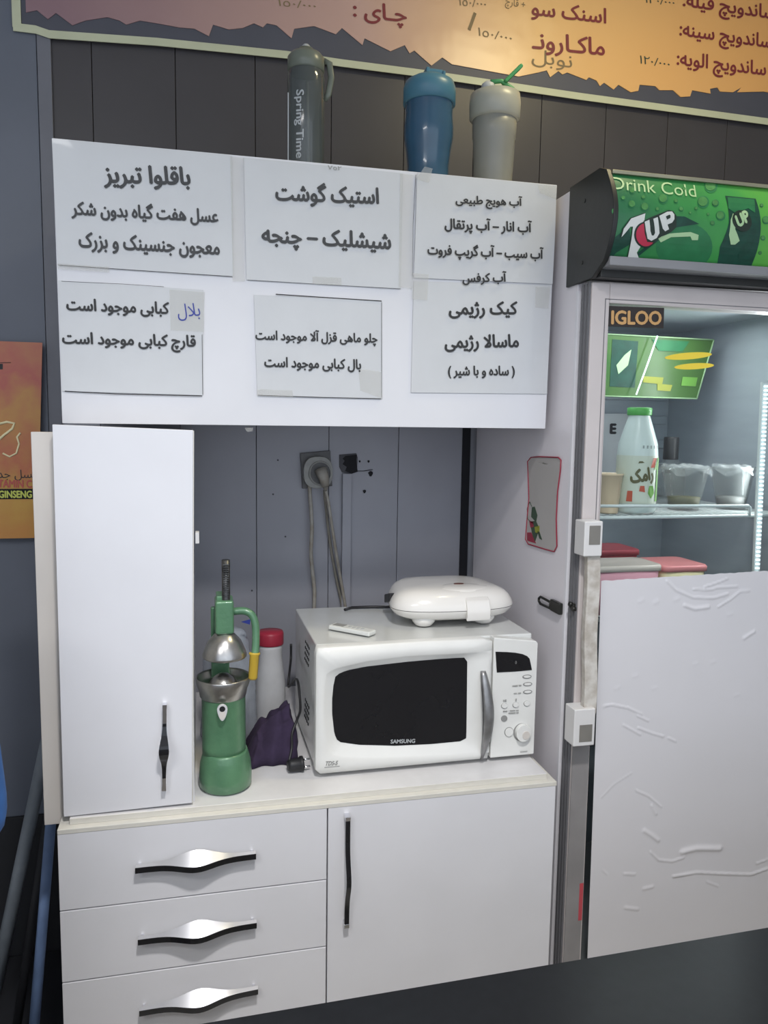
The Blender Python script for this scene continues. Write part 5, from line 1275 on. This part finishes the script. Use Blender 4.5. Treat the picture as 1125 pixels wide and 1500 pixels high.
def smoothpath(P_, sub=6, it=4):
    out_ = []
    for i in range(len(P_)-1):
        for k in range(sub): out_.append(P_[i].lerp(P_[i+1], k/sub))
    out_.append(P_[-1])
    for _ in range(it): out_ = [out_[0]]+[(out_[i-1]+out_[i]*2+out_[i+1])/4 for i in range(1, len(out_)-1)]+[out_[-1]]
    return out_
MB().tube(smoothpath(kp), 0.0034, 8).build('cord', M['black'], pl)

# ================================================================== WALL SOCKET
YW = YB-0.001
so = thing('wall_socket', 'grimy grey wall socket with round adapter and plug', 'socket', (0.66, YW, 1.50))
c4 = [PY(x, y, YW-0.012) for x, y in ((440, 664), (484, 660), (487, 712), (443, 716))]
MB().poly(c4, (0, 0.0125, 0)).build('plate', M['socketp'], so, bevel=0.002)
c0 = PY(466, 692, YW-0.03)
n = 30
ring = [Vector((c0.x+0.046*math.copysign(abs(math.cos(2*PI*i/n))**0.75, math.cos(2*PI*i/n)), YW-0.035, c0.z+0.050*math.copysign(abs(math.sin(2*PI*i/n))**0.75, math.sin(2*PI*i/n)))) for i in range(n)]
MB().poly(ring, (0, 0.023, 0)).build('adapter', M['adapter'], so, bevel=0.003)
ring = [Vector((c0.x+0.006+0.034*math.cos(2*PI*i/n), YW-0.038, c0.z-0.002+0.036*math.sin(2*PI*i/n))) for i in range(n)]
MB().tube(ring, 0.003, 8, closed=True).build('adapter_ring', M['adapter'], so)
MB().poly([p+Vector((0, 0.002, 0)) for p in ring], (0, 0.0012, 0)).build('adapter_well', M['socketp'], so)
MB().tube([PY(470, 688, YW-0.044), PY(474, 699, YW-0.055), PY(477, 712, YW-0.052)], [0.020, 0.017, 0.012], 14).build('plug', M['cord'], so)
MB().tube([PY(477, 712, YW-0.052), PY(477, 719, YW-0.050)], [0.010, 0.005], 10).build('plug_neck', M['cordgrey'], so)
k1 = [PY(x, y, yy) for x, y, yy in ((453, 708, YW-0.016), (454, 725, YW-0.022), (456, 750, YW-0.028), (457, 780, YW-0.032), (455, 810, YW-0.030), (458, 840, YW-0.026), (461, 865, YW-0.024), (460, 893, YW-0.03))]
k1.append(Vector((k1[-1].x, YW-0.04, 0.95)))
tag(MB().tube(smoothpath(k1, 5, 3), 0.0062, 8).build('white_cable', M['cord']), 'dirty white cable hanging from the left of the socket', 'cable')
k2 = [PY(x, y, yy) for x, y, yy in ((477, 718, YW-0.050), (481, 735, YW-0.046), (486, 770, YW-0.036), (494, 820, YW-0.026), (501, 860, YW-0.020), (507, 895, YW-0.018))]
k2.append(Vector((k2[-1].x+0.01, YW-0.02, 0.95)))
tag(MB().tube(smoothpath(k2, 5, 3), 0.0050, 8).build('beige_cable', M['cord']), 'beige cable running down from the adapter plug', 'cable')
k3 = [PY(x, y, yy) for x, y, yy in ((475, 718, YW-0.020), (478, 750, YW-0.018), (484, 800, YW-0.014), (493, 850, YW-0.012), (500, 880, YW-0.010), (502, 898, YW-0.010))]
k3.append(Vector((k3[-1].x+0.005, YW-0.010, 0.95)))
tag(MB().tube(smoothpath(k3, 5, 3), 0.0045, 8).build('grey_cable', M['cordgrey']), 'darker thin cable against the wall behind the beige one', 'cable')
c4 = [PY(x, y, YW-0.014) for x, y in ((502, 694), (515, 694), (515, 905), (502, 905))]
dx0, dx1 = c4[0].x, c4[1].x
dc = MB().box(dx0, dx1, YW-0.016, YW, 0.90, c4[0].z).build('cable_duct', M['wall'], bevel=0.0015)
tag(dc, 'narrow grey vertical cable duct below the broken hole', 'duct')
ho = thing('socket_hole', 'broken black hole in the wall where a socket was', 'hole', (0.80, YW, 1.55))
MB().poly([PY(x, y, YW-0.002) for x, y in ((497, 666), (522, 664), (524, 670), (523, 690), (512, 694), (501, 692), (497, 684))], (0, 0.002, 0)).build('torn_edge', M['holegrey'], ho)
MB().poly([PY(x, y, YW-0.004) for x, y in ((506, 668), (523, 666), (522, 674), (524, 691), (515, 694), (506, 690), (508, 684), (502, 680), (505, 675), (502, 672))], (0, 0.0018, 0)).build('dark_opening', M['hole'], ho)
MB().tube([PY(x, y, YW-0.002) for x, y in ((523, 690), (533, 690), (546, 688))], 0.0012, 6).build('crack', M['hole'], ho)
for x, y, r_ in ((540, 676, .0035), (527, 676, .003), (543, 694, .0075), (534, 720, .005)):
    p = PY(x, y, YW-0.002); MB().poly([Vector((p.x+r_*math.cos(i)*(1+0.3*math.sin(i*3)), p.y, p.z+r_*1.2*math.sin(i))) for i in [2*PI*k/9 for k in range(9)]], (0, 0.0015, 0)).build('chip', M['hole'], ho)
for x, y in ((407, 674), (400, 724), (418, 786), (369, 865), (57, 516), (43, 792)):
    p = PY(x, y, YW); s_ = MB().tube([(p.x, YW-0.002, p.z), (p.x, YW+0.0005, p.z)], 0.003, 8).build('screw_head', M['holegrey'], wall)

# ================================================================== POSTER, PIPES, COUNTER
YP = YB-0.036
ps = thing('poster', 'orange poster with ginseng lettering on the wall at left', 'poster', (-0.25, YP, 1.32))
tr, br = PY(62, 502, YP), PY(55, 788, YP)
MB().poly([(-0.62, YP, tr.z+0.0), (tr.x, YP, tr.z), (br.x, YP, br.z), (-0.62, YP, br.z)], (0, 0.002, 0)).build('sheet', M['poster'], ps)
MB().box(-0.60, br.x-0.02, YP+0.002, YB, br.z+0.02, tr.z-0.02).build('backing_board', M['nearblack'], ps)
def pt(t, a, b, h, m, off=0.01, **k): return px_text(ps, t, a, b, h, YP-0.0008, m, offset=off, **k)
bx0, bx1 = PY(-35, 724, YP), PY(49, 731, YP); MB().box(bx0.x, bx1.x, YP-0.0006, YP+0.0005, bx1.z, PY(40, 716, YP).z).build('black_band', M['hole'], ps)
pt('-GINSENG', (-6, 724), (47, 724), 11, M['postergreen'], rtl=False, off=0.025)
pt('VITAMIN C', (-14, 708), (47, 709), 12, M['posterred'], rtl=False, off=0.02)
pt('نسل جدید', (-18, 696), (52, 696), 16, M['ink'], off=0.0)
MB().tube([PY(x, y, YP-0.001) for x, y in ((-8, 650), (5, 638), (18, 628), (21, 620), (10, 618), (-2, 621))], 0.0038, 6).build('printed_swirl', M['yellowbox'], ps)
MB().tube([PY(x, y, YP-0.001) for x, y in ((4, 664), (14, 669), (24, 664), (28, 650), (25, 640), (30, 634))], 0.0028, 6).build('printed_swirl', M['yellowbox'], ps)
MB().tube([PY(x, y, YP-0.001) for x, y in ((-20, 532), (16, 531))], 0.0008, 6).build('printed_line', M['ink'], ps)
MB().poly([PY(x, y, YP-0.0008) for x, y in ((-5, 533), (4, 533), (4, 541), (-5, 541))], (0, 0.0006, 0)).build('printed_bar', M['ink'], ps)

def pipe(a, b, r_, m, name, label):
    d = (b-a); t0 = (0.013+r_*0.2-a.z)/d.z; foot = a+d*t0
    o = MB().tube([foot, a], r_, 16).build(name, m); tag(o, label, 'pipe'); return o
a_ = PY(69, 1085, 0.70); b_ = PY(7, 1380, 0.62)
pipe(a_, b_, 0.019, M['greypole'], 'grey_pipe', 'dark grey pipe leaning against the wall left of cabinet')
a_ = PY(83, 1100, 0.30); b_ = PY(56, 1430, 0.26)
pipe(a_, b_, 0.0125, M['bluepole'], 'blue_pipe', 'blue pipe leaning beside the left end of base cabinet')
a_ = PY(72, 1190, 0.50); b_ = PY(40, 1400, 0.46)
pipe(a_, b_, 0.012, M['nearblack'], 'black_pipe', 'thin black pipe between the blue and grey pipes')

mt_ = MB().box(-1.3, -0.02, -0.55, 0.775, 0.0005, 0.012).build('floor_shade_sheet', M['nearblack'], bevel=0.003); tag(mt_, 'black sheet added as shade on the floor left of the drawers', 'shade sheet')  # dark sheet added for the shaded floor; the tile itself is light
ct = thing('service_counter', 'dark glossy service counter running across the foreground', 'counter', (0.6, -1.2, 0))
e = PZ(300, 1498, 0.95); e2 = PZ(1125, 1358, 0.95)
sl = (e2.y-e.y)/(e2.x-e.x); ya = e.y+sl*(-0.6-e.x); yb_ = e.y+sl*(2.8-e.x)
MB().poly([(-0.6, ya, 0.95), (2.8, yb_, 0.95), (2.8, yb_-0.74, 0.95), (-0.6, ya-0.74, 0.95)], (0, 0, -0.035)).build('counter_top', M['counter'], ct, bevel=0.004)
MB().box(-0.55, 2.75, ya-0.64, ya-0.10, 0, 0.9145).build('counter_body', M['cream'], ct)

# ceiling lamp housings (out of view, where the light comes from; the rear one is added fill)
for nme, (x, y), sx_, sy_, zz, lb in (('ceiling_light', (-0.9, -2.35), 0.56, 0.26, 3.13, 'wide white fill light panel added behind the camera'), ('ceiling_light', (0.50, -1.50), 0.27, 0.17, 3.13, 'slim white ceiling light panel above the counter'), ('ceiling_light', (1.50, -0.10), 0.20, 0.12, 3.21, 'small warm ceiling light above the fridge')):
    t_ = thing(nme, lb, 'lamp', (x, y, 3.28))
    MB().box(x-sx_, x+sx_, y-sy_, y+sy_, zz, zz+0.03).build('housing', M['bracket'], t_)
    MB().tube([(x, y, zz+0.03), (x, y, 3.279)], 0.01, 8).build('stem', M['chrome'], t_)

# ================================================================== PERSON AT THE LEFT EDGE
def person():
    root = thing('person', 'person in a blue shirt at the left edge, only elbow showing', 'person', (-0.60, -0.30, 0.0))
    el = PY(11, 1275, -0.30)
    cx_ = el.x-0.27
    J = {'pelvis': ((cx_, -0.30, 0.95), 0.135), 'waist': ((cx_, -0.30, 1.08), 0.125), 'chest': ((cx_, -0.30, 1.28), 0.145), 'neckb': ((cx_, -0.30, 1.44), 0.075), 'neck': ((cx_, -0.30, 1.50), 0.052), 'head': ((cx_, -0.32, 1.60), 0.088), 'crown': ((cx_, -0.31, 1.69), 0.075),
         'shR': ((cx_+0.17, -0.30, 1.40), 0.062), 'elR': ((el.x-0.045, -0.30, el.z+0.005), 0.042), 'wrR': ((el.x-0.14, -0.52, el.z+0.04), 0.026), 'haR': ((el.x-0.16, -0.58, el.z+0.04), 0.030),
         'shL': ((cx_-0.17, -0.30, 1.40), 0.062), 'elL': ((cx_-0.24, -0.32, 1.10), 0.042), 'wrL': ((cx_-0.22, -0.42, 0.88), 0.026), 'haL': ((cx_-0.22, -0.45, 0.81), 0.030),
         'hiR': ((cx_+0.09, -0.30, 0.88), 0.092), 'knR': ((cx_+0.10, -0.31, 0.48), 0.058), 'anR': ((cx_+0.10, -0.29, 0.09), 0.038), 'toR': ((cx_+0.11, -0.44, 0.035), 0.034),
         'hiL': ((cx_-0.09, -0.30, 0.88), 0.092), 'knL': ((cx_-0.10, -0.31, 0.48), 0.058), 'anL': ((cx_-0.10, -0.29, 0.09), 0.038), 'toL': ((cx_-0.11, -0.44, 0.035), 0.034)}
    E = [('pelvis', 'waist'), ('waist', 'chest'), ('chest', 'neckb'), ('neckb', 'neck'), ('neck', 'head'), ('head', 'crown'), ('chest', 'shR'), ('shR', 'elR'), ('elR', 'wrR'), ('wrR', 'haR'), ('chest', 'shL'), ('shL', 'elL'), ('elL', 'wrL'), ('wrL', 'haL'),
         ('pelvis', 'hiR'), ('hiR', 'knR'), ('knR', 'anR'), ('anR', 'toR'), ('pelvis', 'hiL'), ('hiL', 'knL'), ('knL', 'anL'), ('anL', 'toL')]
    for s_, w in (('R', Vector(J['haR'][0])), ('L', Vector(J['haL'][0]))):
        dv = (w-Vector(J['wr'+s_][0])).normalized(); sd_ = dv.cross(Vector((0, 0, 1))).normalized() if abs(dv.z) < .8 else Vector((1, 0, 0))
        for k in range(4):
            b0 = w+sd_*(0.024*(k-1.5)/1.5)+dv*0.025; l_ = (0.060, 0.070, 0.066, 0.052)[k]
            n1, n2 = f'f{s_}{k}a', f'f{s_}{k}b'; J[n1] = (tuple(b0+dv*l_*0.5), 0.0085); J[n2] = (tuple(b0+dv*l_+Vector((0, 0, -0.015))), 0.007); E += [('ha'+s_, n1), (n1, n2)]
        J[f't{s_}'] = (tuple(w+sd_*0.045+dv*0.02), 0.010); E.append(('ha'+s_, f't{s_}'))
    def grow(name, keys, edges, m, inflate=0.0, root_key='pelvis'):
        me = bpy.data.meshes.new(name); idx = {k: i for i, k in enumerate(keys)}
        base = Vector(root.location)
        me.from_pydata([tuple(Vector(J[k][0])-base) for k in keys], [(idx[a], idx[b]) for a, b in edges], [])
        o = bpy.data.objects.new(name, me); link(o, root)
        md = o.modifiers.new('skin', 'SKIN'); md.use_smooth_shade = True
        if not me.skin_vertices: 
            bm = bmesh.new(); bm.from_mesh(me); bm.verts.layers.skin.verify(); bm.to_mesh(me); bm.free()
        for i, k in enumerate(keys):
            r_ = J[k][1]+inflate; me.skin_vertices[0].data[i].radius = (r_, r_*(0.78 if k in ('waist', 'chest', 'pelvis') else 1)); me.skin_vertices[0].data[i].use_root = (k == root_key)
        s_ = o.modifiers.new('sub', 'SUBSURF'); s_.levels = 2; s_.render_levels = 2
        me.materials.append(m); return o
    grow('body', list(J), E, M['skin'])
    J['slR'] = (tuple(Vector(J['shR'][0]).lerp(Vector(J['elR'][0]), 0.93)), 0.050); J['slL'] = (tuple(Vector(J['shL'][0]).lerp(Vector(J['elL'][0]), 0.60)), 0.052)
    ks = ['pelvis', 'waist', 'chest', 'neckb', 'shR', 'slR', 'shL', 'slL']
    grow('shirt', ks, [('pelvis', 'waist'), ('waist', 'chest'), ('chest', 'neckb'), ('chest', 'shR'), ('shR', 'slR'), ('chest', 'shL'), ('shL', 'slL')], M['bluecloth'], 0.014)
    ks = ['pelvis', 'hiR', 'knR', 'anR', 'hiL', 'knL', 'anL']
    grow('trousers', ks, [('pelvis', 'hiR'), ('hiR', 'knR'), ('knR', 'anR'), ('pelvis', 'hiL'), ('hiL', 'knL'), ('knL', 'anL')], M['trousers'], 0.016)
    hc_ = Vector((cx_, -0.31, 1.63))
    MB().lathe(hc_, [(0.088, 0.0), (0.098, 0.03), (0.094, 0.07), (0.07, 0.105), (0.03, 0.125), (0, 0.128)], 24, sy=1.1).build('hair', M['hair'], root)
    MB().lathe(hc_+Vector((0, -0.098, -0.045)), [(0.006, -0.012), (0.013, -0.006), (0.007, 0.022)], 12).build('nose', M['skin'], root)
    for s_ in (-1, 1):
        MB().lathe(hc_+Vector((0.03*s_, -0.088, -0.015)), [(0.0, -0.009), (0.009, 0.0), (0.0, 0.009)], 12).build('eye', M['hair'], root)
        MB().lathe(hc_+Vector((0.088*s_, -0.01, -0.03)), [(0.006, -0.025), (0.012, 0.0), (0.008, 0.025)], 10).build('ear', M['skin'], root)
person()
